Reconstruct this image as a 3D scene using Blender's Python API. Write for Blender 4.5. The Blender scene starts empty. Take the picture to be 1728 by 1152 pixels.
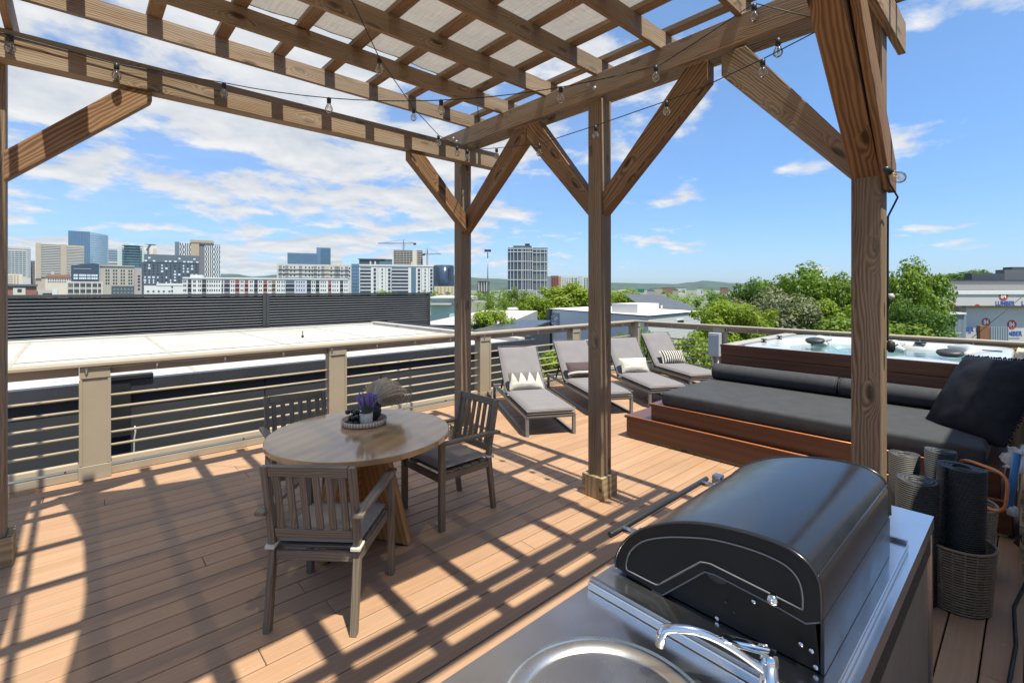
SUN_E, SKY_S, EXPO, CLOUD_S, CLOUD_T, CLOUD_OFF, HAZE = 4.9, .122, .70, .56, .542, (3.1, 1.7, 0), 2e-5
import bpy, math, random
from math import sin, cos, pi, radians, atan2, sqrt, hypot
from mathutils import Vector, Matrix, noise
random.seed(11)
S = bpy.context.scene
COL = S.collection
R = random.Random(5)
# ------------------------------------------------------------------ camera
EYE = 1.75
YAW = radians(47.58098)
SX, CXX = sin(YAW), cos(YAW)
cam = bpy.data.cameras.new('camera')
camo = bpy.data.objects.new('camera', cam)
COL.objects.link(camo)
camo.location = (0, 0, EYE)
camo.rotation_euler = (radians(90), 0, atan2(-CXX, SX))
cam.sensor_width = 36
cam.lens = 805 / 1728 * 36
cam.shift_y = -88 / 1728
cam.clip_start = .05
cam.clip_end = 40000
S.camera = camo

def gd(u, v, D):
    """site survey: bearing and height of a far thing seen from the deck, at forward distance D"""
    r = (u - 864) / 805
    return Vector(((r * SX + CXX) * D, (-r * CXX + SX) * D, EYE + (488 - v) / 805 * D))

# ------------------------------------------------------------------ node helpers
class NT:
    def __init__(s, tree):
        s.t = tree
    def n(s, kind, **kw):
        nd = s.t.nodes.new(kind)
        ins = kw.pop('i', {})
        for k, v in kw.items():
            setattr(nd, k, v)
        for k, v in ins.items():
            if isinstance(v, bpy.types.NodeSocket):
                s.t.links.new(v, nd.inputs[k])
            else:
                nd.inputs[k].default_value = v
        return nd
    def math(s, op, a, b=0., c=0.):
        return s.n('ShaderNodeMath', operation=op, i={0: a, 1: b, 2: c}).outputs[0]
    def vmath(s, op, a, b=(0, 0, 0)):
        return s.n('ShaderNodeVectorMath', operation=op, i={0: a, 1: b}).outputs[0]
    def mix(s, f, a, b, mode='MIX'):
        nd = s.n('ShaderNodeMix', data_type='RGBA', blend_type=mode)
        for k, v in ((0, f), (6, a), (7, b)):
            if isinstance(v, bpy.types.NodeSocket):
                s.t.links.new(v, nd.inputs[k])
            else:
                nd.inputs[k].default_value = v if k == 0 or len(v) == 4 else (*v, 1)
        return nd.outputs[2]
    def ramp(s, f, stops):
        nd = s.n('ShaderNodeValToRGB', i={0: f})
        e = nd.color_ramp.elements
        while len(e) < len(stops):
            e.new(.5)
        for el, (p, c) in zip(e, stops):
            el.position = p
            el.color = (*c, 1) if len(c) == 3 else c
        return nd.outputs[0]
    def noise(s, vec, scale, detail=3, rough=.5, dist=0., out=0, dim='3D'):
        i = {'Scale': scale, 'Detail': detail, 'Roughness': rough, 'Distortion': dist}
        if vec is not None:
            i['Vector'] = vec
        return s.n('ShaderNodeTexNoise', noise_dimensions=dim, i=i).outputs[out]
    def mapping(s, vec, scale=(1, 1, 1), loc=(0, 0, 0), rot=(0, 0, 0)):
        return s.n('ShaderNodeMapping', i={'Vector': vec, 'Scale': scale, 'Location': loc, 'Rotation': rot}).outputs[0]
    def maprange(s, v, a, b, c, d):
        return s.n('ShaderNodeMapRange', i={0: v, 1: a, 2: b, 3: c, 4: d}).outputs[0]

def newmat(name):
    m = bpy.data.materials.new(name)
    m.use_nodes = True
    t = m.node_tree
    for nd in list(t.nodes):
        t.nodes.remove(nd)
    h = NT(t)
    out = h.n('ShaderNodeOutputMaterial')
    return m, h, out

def bsdf(h, out, **i):
    b = h.n('ShaderNodeBsdfPrincipled', i=i)
    h.t.links.new(b.outputs[0], out.inputs[0])
    return b

def bump(h, height, strength=.3, dist=.01):
    return h.n('ShaderNodeBump', i={'Height': height, 'Strength': strength, 'Distance': dist}).outputs[0]

def M(name, col, rough=.6, metal=0., var=.12, scale=3., bmp=0., bscale=80., spec=.5, coat=0., coord='Object', rvar=.1):
    m, h, out = newmat(name)
    tc = h.n('ShaderNodeTexCoord').outputs[coord]
    n = h.noise(tc, scale, 5, .6)
    lo = tuple(max(0, c * (1 - var)) for c in col)
    hi = tuple(min(1, c * (1 + var)) for c in col)
    c = h.mix(h.maprange(n, .3, .7, 0, 1), lo, hi)
    i = {'Base Color': c, 'Metallic': metal, 'Specular IOR Level': spec, 'Coat Weight': coat, 'Coat Roughness': .1}
    i['Roughness'] = h.maprange(h.noise(tc, scale * 2.3, 4), .3, .7, max(0, rough - rvar), min(1, rough + rvar))
    if bmp:
        i['Normal'] = bump(h, h.noise(tc, bscale, 3), bmp, .004)
    bsdf(h, out, **i)
    return m

def wood(name, c1, c2, c3, rough=.7, ring=34., along=.9, knots=True, weather=None, bmp=.25, spec=.3):
    """timber: UV.x runs along the board in metres, UV.y across it"""
    m, h, out = newmat(name)
    uv = h.n('ShaderNodeTexCoord').outputs['UV']
    oi = h.n('ShaderNodeObjectInfo').outputs['Random']
    off = h.n('ShaderNodeCombineXYZ', i={0: h.math('MULTIPLY', oi, 37.), 1: 0., 2: h.math('MULTIPLY', oi, 11.)}).outputs[0]
    uv = h.vmath('ADD', uv, off)
    kd = None
    if knots:
        v = h.n('ShaderNodeTexVoronoi', voronoi_dimensions='2D', i={'Vector': h.mapping(uv, (2.6, 8.5, 1)), 'Scale': 1., 'Randomness': 1.})
        gate = h.math('GREATER_THAN', h.n('ShaderNodeSeparateColor', i={0: v.outputs['Color']}).outputs[0], .66)
        kd = h.math('MULTIPLY', h.maprange(v.outputs['Distance'], .03, .42, 1, 0), gate)
    warp = h.noise(h.mapping(uv, (along, 5, 1)), 1.3, 3, .5)
    g = h.noise(h.mapping(uv, (along * .35, ring, 1)), 1., 2, .5, 0)
    w = h.n('ShaderNodeTexWave', wave_type='BANDS', bands_direction='Y', i={
        'Vector': h.vmath('ADD', h.mapping(uv, (.25, 1, 1)), h.n('ShaderNodeCombineXYZ', i={1: h.math('ADD', h.math('MULTIPLY', warp, .12), h.math('MULTIPLY', kd, .07) if kd is not None else 0.)}).outputs[0]),
        'Scale': ring * .62, 'Distortion': 2.0, 'Detail': 2., 'Detail Scale': 1.2}).outputs['Fac']
    f = h.math('ADD', h.math('MULTIPLY', w, .55), h.math('MULTIPLY', g, .5))
    c = h.ramp(f, [(.22, c1), (.5, c2), (.8, c3)])
    if knots:
        c = h.mix(h.maprange(kd, .62, .85, 0, .9), c, tuple(x * .3 for x in c1))
    if weather:
        wn = h.noise(h.mapping(uv, (.8, 7, 1)), 1.7, 5, .65)
        c = h.mix(h.maprange(wn, .36, .66, 0, .85), c, weather)
    big = h.noise(h.mapping(uv, (.6, 1.2, 1)), 1., 2)
    c = h.mix(1., c, h.ramp(big, [(.3, (.78, .78, .78)), (.7, (1.12, 1.12, 1.12))]), 'MULTIPLY')
    bsdf(h, out, **{'Base Color': c, 'Roughness': rough, 'Specular IOR Level': spec, 'Normal': bump(h, f, bmp, .004)})
    return m

# ------------------------------------------------------------------ mesh builder
class MB:
    def __init__(s):
        s.v, s.f, s.uv, s.sm, s.mi = [], [], [], [], []
        s.r = random.Random(len(bpy.data.meshes) * 7 + 3)
    def face(s, idx, uv, smooth=False, mi=0):
        s.f.append(tuple(idx)); s.uv.append(uv); s.sm.append(smooth); s.mi.append(mi)
    def hexa(s, p, L=1, W=1, H=1, mi=0):
        """p: 8 corners, bottom ring then top ring; L runs along p0->p1"""
        b = len(s.v); s.v += [tuple(q) for q in p]
        P = [Vector(q) for q in p]
        ou, ov = s.r.uniform(0, 60), s.r.uniform(0, 60)
        l, w, t = (P[1] - P[0]).length, (P[3] - P[0]).length, (P[4] - P[0]).length
        ax = max((l, 0), (w, 1), (t, 2))[1]
        co = [(0, 0, 0), (l, 0, 0), (l, w, 0), (0, w, 0), (0, 0, t), (l, 0, t), (l, w, t), (0, w, t)]
        for fc, n in (((0, 3, 2, 1), 2), ((4, 5, 6, 7), 2), ((0, 1, 5, 4), 1), ((2, 3, 7, 6), 1), ((1, 2, 6, 5), 0), ((3, 0, 4, 7), 0)):
            if n == ax:
                a, c = [k for k in range(3) if k != n]
            else:
                a = ax; c = [k for k in range(3) if k not in (n, ax)][0]
            s.face([b + k for k in fc], [(co[k][a] + ou, co[k][c] + ov + n * .37) for k in fc], mi=mi)
        return s
    def box(s, x0, x1, y0, y1, z0, z1, mi=0):
        return s.hexa([(x0, y0, z0), (x1, y0, z0), (x1, y1, z0), (x0, y1, z0), (x0, y0, z1), (x1, y0, z1), (x1, y1, z1), (x0, y1, z1)], mi=mi)
    def bar(s, a, b, w, h, up=(0, 0, 1), mi=0):
        a, b = Vector(a), Vector(b)
        d = (b - a).normalized(); up = Vector(up)
        if abs(d.dot(up)) > .98: up = Vector((0, 1, 0))
        sd = d.cross(up).normalized(); u = sd.cross(d)
        p = []
        for k in (-.5, .5):
            p += [a - sd * w / 2 + u * h * k, b - sd * w / 2 + u * h * k, b + sd * w / 2 + u * h * k, a + sd * w / 2 + u * h * k]
        return s.hexa(p, mi=mi)
    def tube(s, pts, r, n=8, caps=True, mi=0, closed=False):
        pts = [Vector(p) for p in pts]
        m = len(pts)
        rs = r if isinstance(r, (list, tuple)) else [r] * m
        b = len(s.v); prev = None; dist = 0.; U = []
        for k, p in enumerate(pts):
            if closed:
                d = pts[(k + 1) % m] - pts[k - 1]
            else:
                d = pts[min(k + 1, m - 1)] - pts[max(k - 1, 0)]
            d = d.normalized() if d.length > 1e-9 else Vector((0, 0, 1))
            if prev is None:
                a = Vector((0, 0, 1)) if abs(d.z) < .9 else Vector((1, 0, 0))
                prev = d.cross(a).normalized()
            prev = (prev - d * prev.dot(d)).normalized()
            q = d.cross(prev)
            if k: dist += (p - pts[k - 1]).length
            U.append(dist)
            for j in range(n):
                t = 2 * pi * j / n
                s.v.append(tuple(p + (prev * cos(t) + q * sin(t)) * rs[k]))
        for k in range(m if closed else m - 1):
            k2 = (k + 1) % m
            for j in range(n):
                j2 = (j + 1) % n
                vv = [(j / n * 2 * pi * rs[k]), ((j + 1) / n * 2 * pi * rs[k])]
                s.face((b + k * n + j, b + k * n + j2, b + k2 * n + j2, b + k2 * n + j), [(U[k], vv[0]), (U[k], vv[1]), (U[k2] if k2 else dist, vv[1]), (U[k2] if k2 else dist, vv[0])], True, mi)
        if caps and not closed:
            s.face([b + j for j in range(n)][::-1], [(cos(2 * pi * j / n) * rs[0], sin(2 * pi * j / n) * rs[0]) for j in range(n)][::-1], False, mi)
            o = b + (m - 1) * n
            s.face([o + j for j in range(n)], [(cos(2 * pi * j / n) * rs[-1], sin(2 * pi * j / n) * rs[-1]) for j in range(n)], False, mi)
        return s
    def lathe(s, prof, c=(0, 0, 0), n=24, mi=0, axis=None, smooth=True):
        """prof: (radius, height) list; axis rotates +z onto a direction"""
        b = len(s.v); c = Vector(c)
        q = Vector((0, 0, 1)).rotation_difference(Vector(axis)) if axis is not None else None
        L = [0.]
        for k in range(1, len(prof)): L.append(L[-1] + hypot(prof[k][0] - prof[k - 1][0], prof[k][1] - prof[k - 1][1]))
        for r, z in prof:
            for j in range(n):
                t = 2 * pi * j / n
                p = Vector((r * cos(t), r * sin(t), z))
                s.v.append(tuple(c + (q @ p if q else p)))
        for k in range(len(prof) - 1):
            for j in range(n):
                j2 = (j + 1) % n
                s.face((b + k * n + j, b + k * n + j2, b + (k + 1) * n + j2, b + (k + 1) * n + j), [(L[k], j / n), (L[k], (j + 1) / n), (L[k + 1], (j + 1) / n), (L[k + 1], j / n)], smooth, mi)
        for k, rev in ((0, True), (len(prof) - 1, False)):
            if prof[k][0] > 1e-5:
                ids = [b + k * n + j for j in range(n)]
                uv = [(cos(2 * pi * j / n) * prof[k][0], sin(2 * pi * j / n) * prof[k][0]) for j in range(n)]
                if rev: ids, uv = ids[::-1], uv[::-1]
                s.face(ids, uv, False, mi)
        return s
    def prism(s, poly, f, d, mi=0, smooth=False):
        """poly: 2-D outline; f(a,b,t) -> 3-D point, t in {0, d}"""
        b = len(s.v); n = len(poly)
        ou, ov = s.r.uniform(0, 60), s.r.uniform(0, 60)
        for t in (0, d):
            for a, c in poly: s.v.append(tuple(f(a, c, t)))
        # grain along the longest edge
        k = max(range(n), key=lambda q: hypot(poly[(q + 1) % n][0] - poly[q][0], poly[(q + 1) % n][1] - poly[q][1]))
        dx, dy = poly[(k + 1) % n][0] - poly[k][0], poly[(k + 1) % n][1] - poly[k][1]
        l = hypot(dx, dy); dx /= l; dy /= l
        g = lambda a, c: (a * dx + c * dy + ou, -a * dy + c * dx + ov)
        s.face(list(range(b, b + n))[::-1], [g(*p) for p in poly][::-1], False, mi)
        s.face(list(range(b + n, b + 2 * n)), [g(*p) for p in poly], False, mi)
        for j in range(n):
            j2 = (j + 1) % n
            u0, u1 = g(*poly[j])[0], g(*poly[j2])[0]
            if abs(u1 - u0) < .3 * hypot(poly[j2][0] - poly[j][0], poly[j2][1] - poly[j][1]):
                u1 = u0 + hypot(poly[j2][0] - poly[j][0], poly[j2][1] - poly[j][1])
            s.face((b + j, b + j2, b + n + j2, b + n + j), [(u0, ov), (u1, ov), (u1, ov + d), (u0, ov + d)], smooth, mi)
        return s
    def grid(s, nx, ny, f, mi=0, smooth=True):
        b = len(s.v)
        for j in range(ny + 1):
            for k in range(nx + 1): s.v.append(tuple(f(k / nx, j / ny)))
        for j in range(ny):
            for k in range(nx):
                i = b + j * (nx + 1) + k
                s.face((i, i + 1, i + nx + 2, i + nx + 1), [(k / nx, j / ny), ((k + 1) / nx, j / ny), ((k + 1) / nx, (j + 1) / ny), (k / nx, (j + 1) / ny)], smooth, mi)
        return s
    def mesh(s, name, mats):
        me = bpy.data.meshes.new(name)
        me.from_pydata(s.v, [], s.f)
        uvl = me.uv_layers.new(name='UVMap')
        flat = [c for fc in s.uv for q in fc for c in q]
        uvl.data.foreach_set('uv', flat)
        me.polygons.foreach_set('use_smooth', s.sm)
        if not isinstance(mats, (list, tuple)): mats = [mats]
        for m in mats: me.materials.append(m)
        if len(mats) > 1: me.polygons.foreach_set('material_index', s.mi)
        me.update()
        return me
    def build(s, name, mats, parent=None, bevel=0, seg=2, loc=None):
        return link(name, s.mesh(name, mats), parent, bevel, seg, loc)

def link(name, me, parent=None, bevel=0, seg=2, loc=None):
    o = bpy.data.objects.new(name, me)
    COL.objects.link(o)
    if parent is not None: o.parent = parent
    if loc is not None: o.location = loc
    if bevel:
        b = o.modifiers.new('bevel', 'BEVEL')
        b.width = bevel; b.segments = seg; b.limit_method = 'ANGLE'; b.angle_limit = radians(35)
        b.harden_normals = False
    return o

def thing(name, label, cat, loc=(0, 0, 0), rz=0., group=None):
    o = bpy.data.objects.new(name, None)
    COL.objects.link(o)
    o.location = loc; o.rotation_euler = (0, 0, rz)
    o.empty_display_size = .1
    return tag(o, label, cat, group)

def tag(o, label, cat, group=None, kind=None):
    o['label'] = label; o['category'] = cat
    if group: o['group'] = group
    if kind: o['kind'] = kind
    return o

def struct(o, kind='structure'):
    o['kind'] = kind
    return o

def copy_thing(src, loc, rz, label=None):
    kids = {}
    for o in COL.objects:
        kids.setdefault(o.parent, []).append(o)
    def cp(o, par):
        c = o.copy(); COL.objects.link(c)
        if par is not None:
            c.parent = par
        for k in kids.get(o, []): cp(k, c)
        return c
    r = cp(src, None)
    r.location = loc; r.rotation_euler = (0, 0, rz)
    if label: r['label'] = label
    return r

def smooth2(pts, n=5):
    """Catmull-Rom through 2-D points"""
    out = []
    for k in range(len(pts) - 1):
        p0, p1, p2, p3 = pts[max(k - 1, 0)], pts[k], pts[k + 1], pts[min(k + 2, len(pts) - 1)]
        for j in range(n):
            t = j / n
            out.append(tuple(.5 * (2 * p1[i] + (p2[i] - p0[i]) * t + (2 * p0[i] - 5 * p1[i] + 4 * p2[i] - p3[i]) * t * t + (3 * p1[i] - p0[i] - 3 * p2[i] + p3[i]) * t ** 3) for i in (0, 1)))
    return out + [pts[-1]]

def pts_catenary(a, b, sag, n=12):
    a, b = Vector(a), Vector(b)
    return [a.lerp(b, t / n) - Vector((0, 0, sag * 4 * (t / n) * (1 - t / n))) for t in range(n + 1)]

# ------------------------------------------------------------------ materials
WOODM = wood('weathered_pine', (.155, .092, .05), (.255, .165, .098), (.34, .235, .148), weather=(.33, .258, .185), bmp=.3)
BRACE = wood('orange_pine', (.14, .07, .034), (.22, .118, .056), (.30, .175, .09), ring=20., bmp=.3)
POSTM = wood('brown_pine', (.13, .078, .042), (.23, .148, .088), (.305, .205, .125), weather=(.275, .205, .138), ring=30., bmp=.3)
GREENPINE = wood('treated_pine', (.23, .165, .085), (.31, .235, .13), (.37, .29, .17), ring=9.)
TABLEW = wood('table_oak', (.43, .26, .125), (.465, .285, .14), (.50, .32, .165), rough=.12, ring=4.5, along=.3, bmp=.012, spec=.8, knots=False)
TABLEL = wood('table_leg_oak', (.31, .15, .05), (.36, .185, .065), (.42, .23, .09), rough=.4, ring=10., along=.4, bmp=.03, knots=False)
CHAIRW = wood('grey_eucalyptus', (.145, .115, .082), (.19, .155, .115), (.235, .195, .15), rough=.45, ring=34., knots=False, bmp=.12)
REDWOOD = wood('mahogany_stain', (.082, .028, .015), (.096, .034, .018), (.112, .041, .022), rough=.28, ring=6., along=.4, bmp=.06, spec=.5, knots=False)

def deckmat():
    m, h, out = newmat('composite_deck')
    uv = h.n('ShaderNodeTexCoord').outputs['UV']
    a = h.noise(h.mapping(uv, (1.2, 55, 1)), 1., 4, .7)
    b = h.noise(h.mapping(uv, (.05, 2.3, 1)), 1., 1)
    s = h.noise(h.mapping(uv, (.7, 2.5, 1)), 1.4, 5, .65)
    c = h.ramp(b, [(.3, (.335, .193, .113)), (.5, (.385, .228, .135)), (.7, (.43, .262, .158))])
    c = h.mix(1., c, h.ramp(a, [(.25, (.8, .8, .8)), (.7, (1.1, 1.1, 1.1))]), 'MULTIPLY')
    c = h.mix(h.maprange(s, .48, .75, 0, .45), c, (.36, .265, .19))
    w = h.n('ShaderNodeTexCoord').outputs['Object']
    st = h.noise(w, 1.1, 6, .62)
    c = h.mix(h.maprange(st, .54, .72, 0, .35), c, (.23, .15, .10))
    sp = h.noise(h.mapping(uv, (9, 9, 1)), 4., 2)
    c = h.mix(h.maprange(sp, .70, .78, 0, .5), c, (.55, .47, .38))
    bsdf(h, out, **{'Base Color': c, 'Roughness': h.maprange(s, .3, .7, .5, .72), 'Specular IOR Level': .35, 'Normal': bump(h, a, .35, .003)})
    return m
DECK = deckmat()
RAILP = M('taupe_paint', (.335, .275, .20), .5, var=.07, scale=2., bmp=.08)
RODP = M('beige_tube', (.42, .35, .255), .35, var=.05)
DARKFAB = M('charcoal_fabric', (.036, .038, .043), .85, var=.15, scale=6, bmp=.35, bscale=420)
BLACKFAB = M('black_canvas', (.010, .011, .016), .7, var=.25, scale=7, bmp=.35, bscale=300, spec=.15)
LOUNGEF = M('lilac_grey_fabric', (.185, .170, .177), .9, var=.06, scale=5, bmp=.25, bscale=500)
ALU = M('grey_aluminium', (.16, .16, .162), .38, metal=.0, var=.06, bmp=.05)
SEATF = M('oat_fabric', (.34, .29, .24), .92, var=.07, scale=8, bmp=.3, bscale=380)
STRAP = M('cream_strap', (.62, .57, .48), .9, var=.05)
STEEL = M('brushed_steel', (.46, .46, .465), .25, metal=1., var=.1, scale=2.2, rvar=.06)
def brushed():
    m, h, out = newmat('brushed_counter_steel')
    tc = h.n('ShaderNodeTexCoord').outputs['Object']
    a = h.noise(h.mapping(tc, (3, 260, 3)), 1., 3, .6)
    s = h.noise(tc, 5., 5, .6)
    r = h.math('ADD', h.maprange(s, .3, .7, .17, .24), h.math('MULTIPLY', a, .04))
    c = h.mix(h.maprange(s, .35, .7, 0, 1), (.78, .775, .77), (.86, .855, .845))
    bsdf(h, out, **{'Base Color': c, 'Metallic': 1., 'Roughness': r, 'Anisotropic': .4})
    return m
COUNTER = brushed()
CHROME = M('chrome', (.75, .75, .76), .07, metal=1., var=.02, rvar=.02)
BOWL = M('sink_steel', (.80, .77, .71), .28, metal=1., var=.06, rvar=.05)
GRILLB = M('black_enamel', (.012, .013, .016), .23, var=.1, scale=5, spec=.85, rvar=.045, bmp=.015, bscale=400)
GRILLP = M('matt_black_plate', (.013, .013, .013), .45, var=.12, scale=9, spec=.22, rvar=.06)
GRILLS = M('satin_black_steel', (.009, .009, .009), .4, var=.15, scale=4, rvar=.06, spec=.25)
TRIM = M('grey_bead', (.17, .17, .17), .4, var=.05)
ISLAND = M('taupe_panel', (.27, .24, .21), .45, metal=.35, var=.08)
PERF = M('perforated_strip', (.055, .055, .055), .45, metal=.6, var=.2, scale=60)
WHITE = M('white_paint', (.66, .65, .62), .5, var=.04)
BLACKM = M('black_metal', (.018, .018, .02), .4, var=.1)
ACRYL = M('white_acrylic', (.45, .455, .455), .16, var=.03, scale=2, rvar=.04)
COPPER = M('copper_orange', (.66, .25, .09), .3, metal=.3, var=.08)
BLUEP = M('blue_plastic', (.02, .14, .36), .35, var=.1)
GREYP = M('grey_plastic', (.42, .42, .43), .5, var=.08)
RUBBER = M('black_cable', (.012, .012, .012), .55, var=.1)
def membrane():
    m, h, out = newmat('roof_membrane')
    o = h.n('ShaderNodeTexCoord').outputs['Object']
    a = h.noise(o, .55, 6, .62); b_ = h.noise(h.mapping(o, (.5, 2.2, 1)), .9, 5, .6); f = h.noise(o, 14., 3)
    c = h.mix(h.maprange(a, .35, .65, 0, 1), (.40, .38, .35), (.48, .46, .43))
    c = h.mix(h.maprange(b_, .56, .64, 0, .45), c, (.29, .255, .21))
    c = h.mix(h.maprange(f, .4, .7, 0, .12), c, (.25, .22, .18))
    bsdf(h, out, **{'Base Color': c, 'Roughness': .75, 'Normal': bump(h, a, .2, .02)})
    return m
MEMBR = membrane()
CHARC = M('charcoal_cladding', (.038, .039, .043), .5, var=.08, scale=.7)
CHARC2 = M('charcoal_slat', (.17, .17, .175), .5, var=.1, scale=.7)
GREYPAN = M('grey_panel', (.28, .31, .34), .5, var=.06, scale=.6)
FLASH = M('dark_flashing', (.07, .075, .09), .3, metal=.5, var=.1)
# ================================================================== DECK
mb = MB(); PITCH = .1403
rd = random.Random(3)
k0 = int(math.floor((-4.2 - 3.541) / PITCH))
y = 3.541 + PITCH * k0
while y < 5.93:
    y1 = min(y + PITCH - .0068, 5.985)
    x = -5.2
    while x < 9.1:
        L = rd.choice((3.6, 4.2, 4.9)) if x > -5 else rd.uniform(1, 4.5)
        x1 = min(x + L, 9.1)
        mb.box(x + .0015, x1 - .0015, y, y1, -.026, 0)
        x = x1
    y += PITCH
struct(mb.build('deck', DECK, bevel=.003, seg=1))
mb = MB()
for q in range(-5, 10):
    mb.box(q - .02, q + .02, -4.2, 5.95, -.25, -.03)
mb.box(-5.2, 9.1, 5.95, 6.0, -.32, -.03); mb.box(9.06, 9.1, -4.2, 5.95, -.32, -.03)
mb.box(-5.2, 9.02, -4.2, 5.9, -.3, -.262)
struct(mb.build('deck_joists', BLACKM))
# the house the deck sits on
hs = thing('house', 'charcoal clad house that carries the wooden roof deck', 'house', (0, 0, -9.5))
mb = MB(); mb.box(-5.1, 8.95, -4.1, 5.85, 0, 9.15); mb.build('wall', CHARC, hs)

# ================================================================== RAILINGS
def rail_post(par, x, y, along, end=False):
    """taupe sleeve with base trim and head block; along = 'x' or 'y'"""
    a, b = (.10, .075) if along == 'x' else (.075, .10)
    m = MB(); m.box(x - a, x + a, y - b, y + b, .131, .93)
    f, g = (.012, b + .006) if along == 'x' else (a + .006, .012)
    p = m.build('post', RAILP, par, .004)
    m = MB(); m.box(x - a - .015, x + a + .015, y - b - .015, y + b + .015, .002, .13); m.build('post_base', RAILP, p, .003)
    m = MB(); m.box(x - a - .008, x + a + .008, y - b - .012, y + b + .012, .931, 1.035)
    m.build('post_head', RAILP, p, .003)
    m = MB()
    for s in (-1, 1):
        if along == 'x': m.box(x + s * a - .012, x + s * a + .012, y - b - .009, y - b - .0005, .135, .925)
        else: m.box(x - a - .009, x - a - .0005, y + s * b - .012, y + s * b + .012, .135, .925)
    m.build('corner_strip', RAILP, p, .002)
    return p
RODZ = (.272, .391, .509, .628, .745)
ra = thing('deck_railing', 'taupe railing with horizontal tubes along the side facing the flat white roof', 'railing', (0, 5.93, 0))
yo = 5.93
PX = (-2.15, .13, 2.41, 4.78, 7.0, 9.05)
for x in PX: rail_post(ra, x, 0, 'x')
mb = MB(); mb.box(-4.5, 9.12, -.11, .08, 1.040, 1.072); mb.build('cap_rail', RAILP, ra, .005)
mb = MB()
for a, b in zip(PX[:-1], PX[1:]): mb.box(a + .111, b - .111, -.03, .012, .955, 1.0395)
mb.box(-4.5, PX[0] - .111, -.03, .012, .955, 1.0395)
mb.build('sub_rail', RAILP, ra, .004)
for z in RODZ:
    mb = MB()
    for a, b in zip(PX[:-1], PX[1:]): mb.tube([(a + .1, 0, z), (b - .1, 0, z)], .0125, 8)
    mb.tube([(-4.5, 0, z), (PX[0] - .1, 0, z)], .0125, 8)
    mb.build('rod', RODP, ra)
mb = MB()
for a, b in zip(PX[:-1], PX[1:]): mb.box(a + .117, b - .117, -.03, .03, .105, .155)
mb.box(-4.5, PX[0] - .117, -.03, .03, .105, .155)
mb.build('bottom_rail', RODP, ra, .004)
mb = MB()
for a, b in zip(PX[:-1], PX[1:]): mb.box(a + .117, b - .117, -.02, .02, .004, .075)
mb.box(-4.5, PX[0] - .117, -.02, .02, .004, .075)
mb.build('kick_board', RAILP, ra, .003)

rb = thing('deck_railing', 'taupe railing with horizontal tubes behind the hot tub and the loungers', 'railing', (9.0, 0, 0))
PY = (5.74, 4.0, 1.9, -.2, -2.4)
for yv in PY[1:]: rail_post(rb, 0, yv, 'y')
mb = MB(); mb.box(-.11, .08, -3.2, 5.815, 1.0402, 1.0722); mb.build('cap_rail', RAILP, rb, .005)
mb = MB(); mb2 = MB(); mb3 = MB()
for a, b in zip(PY[:-1], PY[1:]):
    mb.box(-.03, .012, b + .115, a - .115, .955, 1.0395)
    mb2.box(-.03, .03, b + .12, a - .12, .105, .155); mb3.box(-.02, .02, b + .12, a - .12, .004, .075)
mb.build('sub_rail', RAILP, rb, .004); mb2.build('bottom_rail', RODP, rb, .004); mb3.build('kick_board', RAILP, rb, .003)
for z in RODZ:
    m = MB()
    for a, b in zip(PY[:-1], PY[1:]): m.tube([(0, b + .1, z), (0, a - .1, z)], .0125, 8)
    m.build('rod', RODP, rb)

# ================================================================== PERGOLA
pg = thing('pergola', 'weathered timber pergola with rafters and battens standing over the deck', 'pergola', (3.31, 2.51, 0))
PG = Vector((3.31, 2.51, 0))
def pb(m, name, mat, bevel=.004, par=None):
    m.v = [(a - PG.x, b - PG.y, c) for a, b, c in m.v]
    return m.build(name, mat, par if par is not None else pg, bevel)
POSTS = [(3.24, 4.40), (3.24, 2.44), (3.24, .56), (-.47, 4.40), (-.47, 2.44), (-.47, .56)]
for i, (x, y) in enumerate(POSTS):
    m = MB(); m.box(x, x + .14, y, y + .14, .003, 3.352)
    p = pb(m, 'post', POSTM, .006)
    m = MB(); w = .036
    m.box(x - w, x + .14 + w, y - w, y - .001, .002, .183); m.box(x - w, x + .14 + w, y + .141, y + .14 + w, .002, .183)
    m.box(x - w, x - .001, y - .0008, y + .1408, .002, .181); m.box(x + .141, x + .14 + w, y - .0008, y + .1408, .002, .181)
    pb(m, 'base_trim', GREENPINE, .004, p)
# beams along Y (carried on the posts), in pairs
for x in (3.20, 3.382, -.51, -.328):
    m = MB(); m.box(x, x + .038, .1, 4.78, 3.36, 3.545); pb(m, 'beam', WOODM, .004)
# cross beams at both ends
for y, t_ in ((4.28, .118), (.522, .038), (.702, .038)):
    m = MB(); m.box(-1.0, 3.70, y, y + t_, 3.172, 3.357); pb(m, 'beam', WOODM, .004)
for bx, bys in ((3.1995, (4.44, 4.50, 2.48, 2.54, .60, .66)),):
    for q, yv in enumerate(bys):
        m = MB(); m.lathe([(0, .007), (.010, .006), (.0125, .003), (.0125, 0), (.019, 0), (.019, -.001)], (bx, yv, 3.43 + .05 * (q % 2)), 12, axis=(-1, 0, 0)); pb(m, 'bolt', GREYP, 0)
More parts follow.
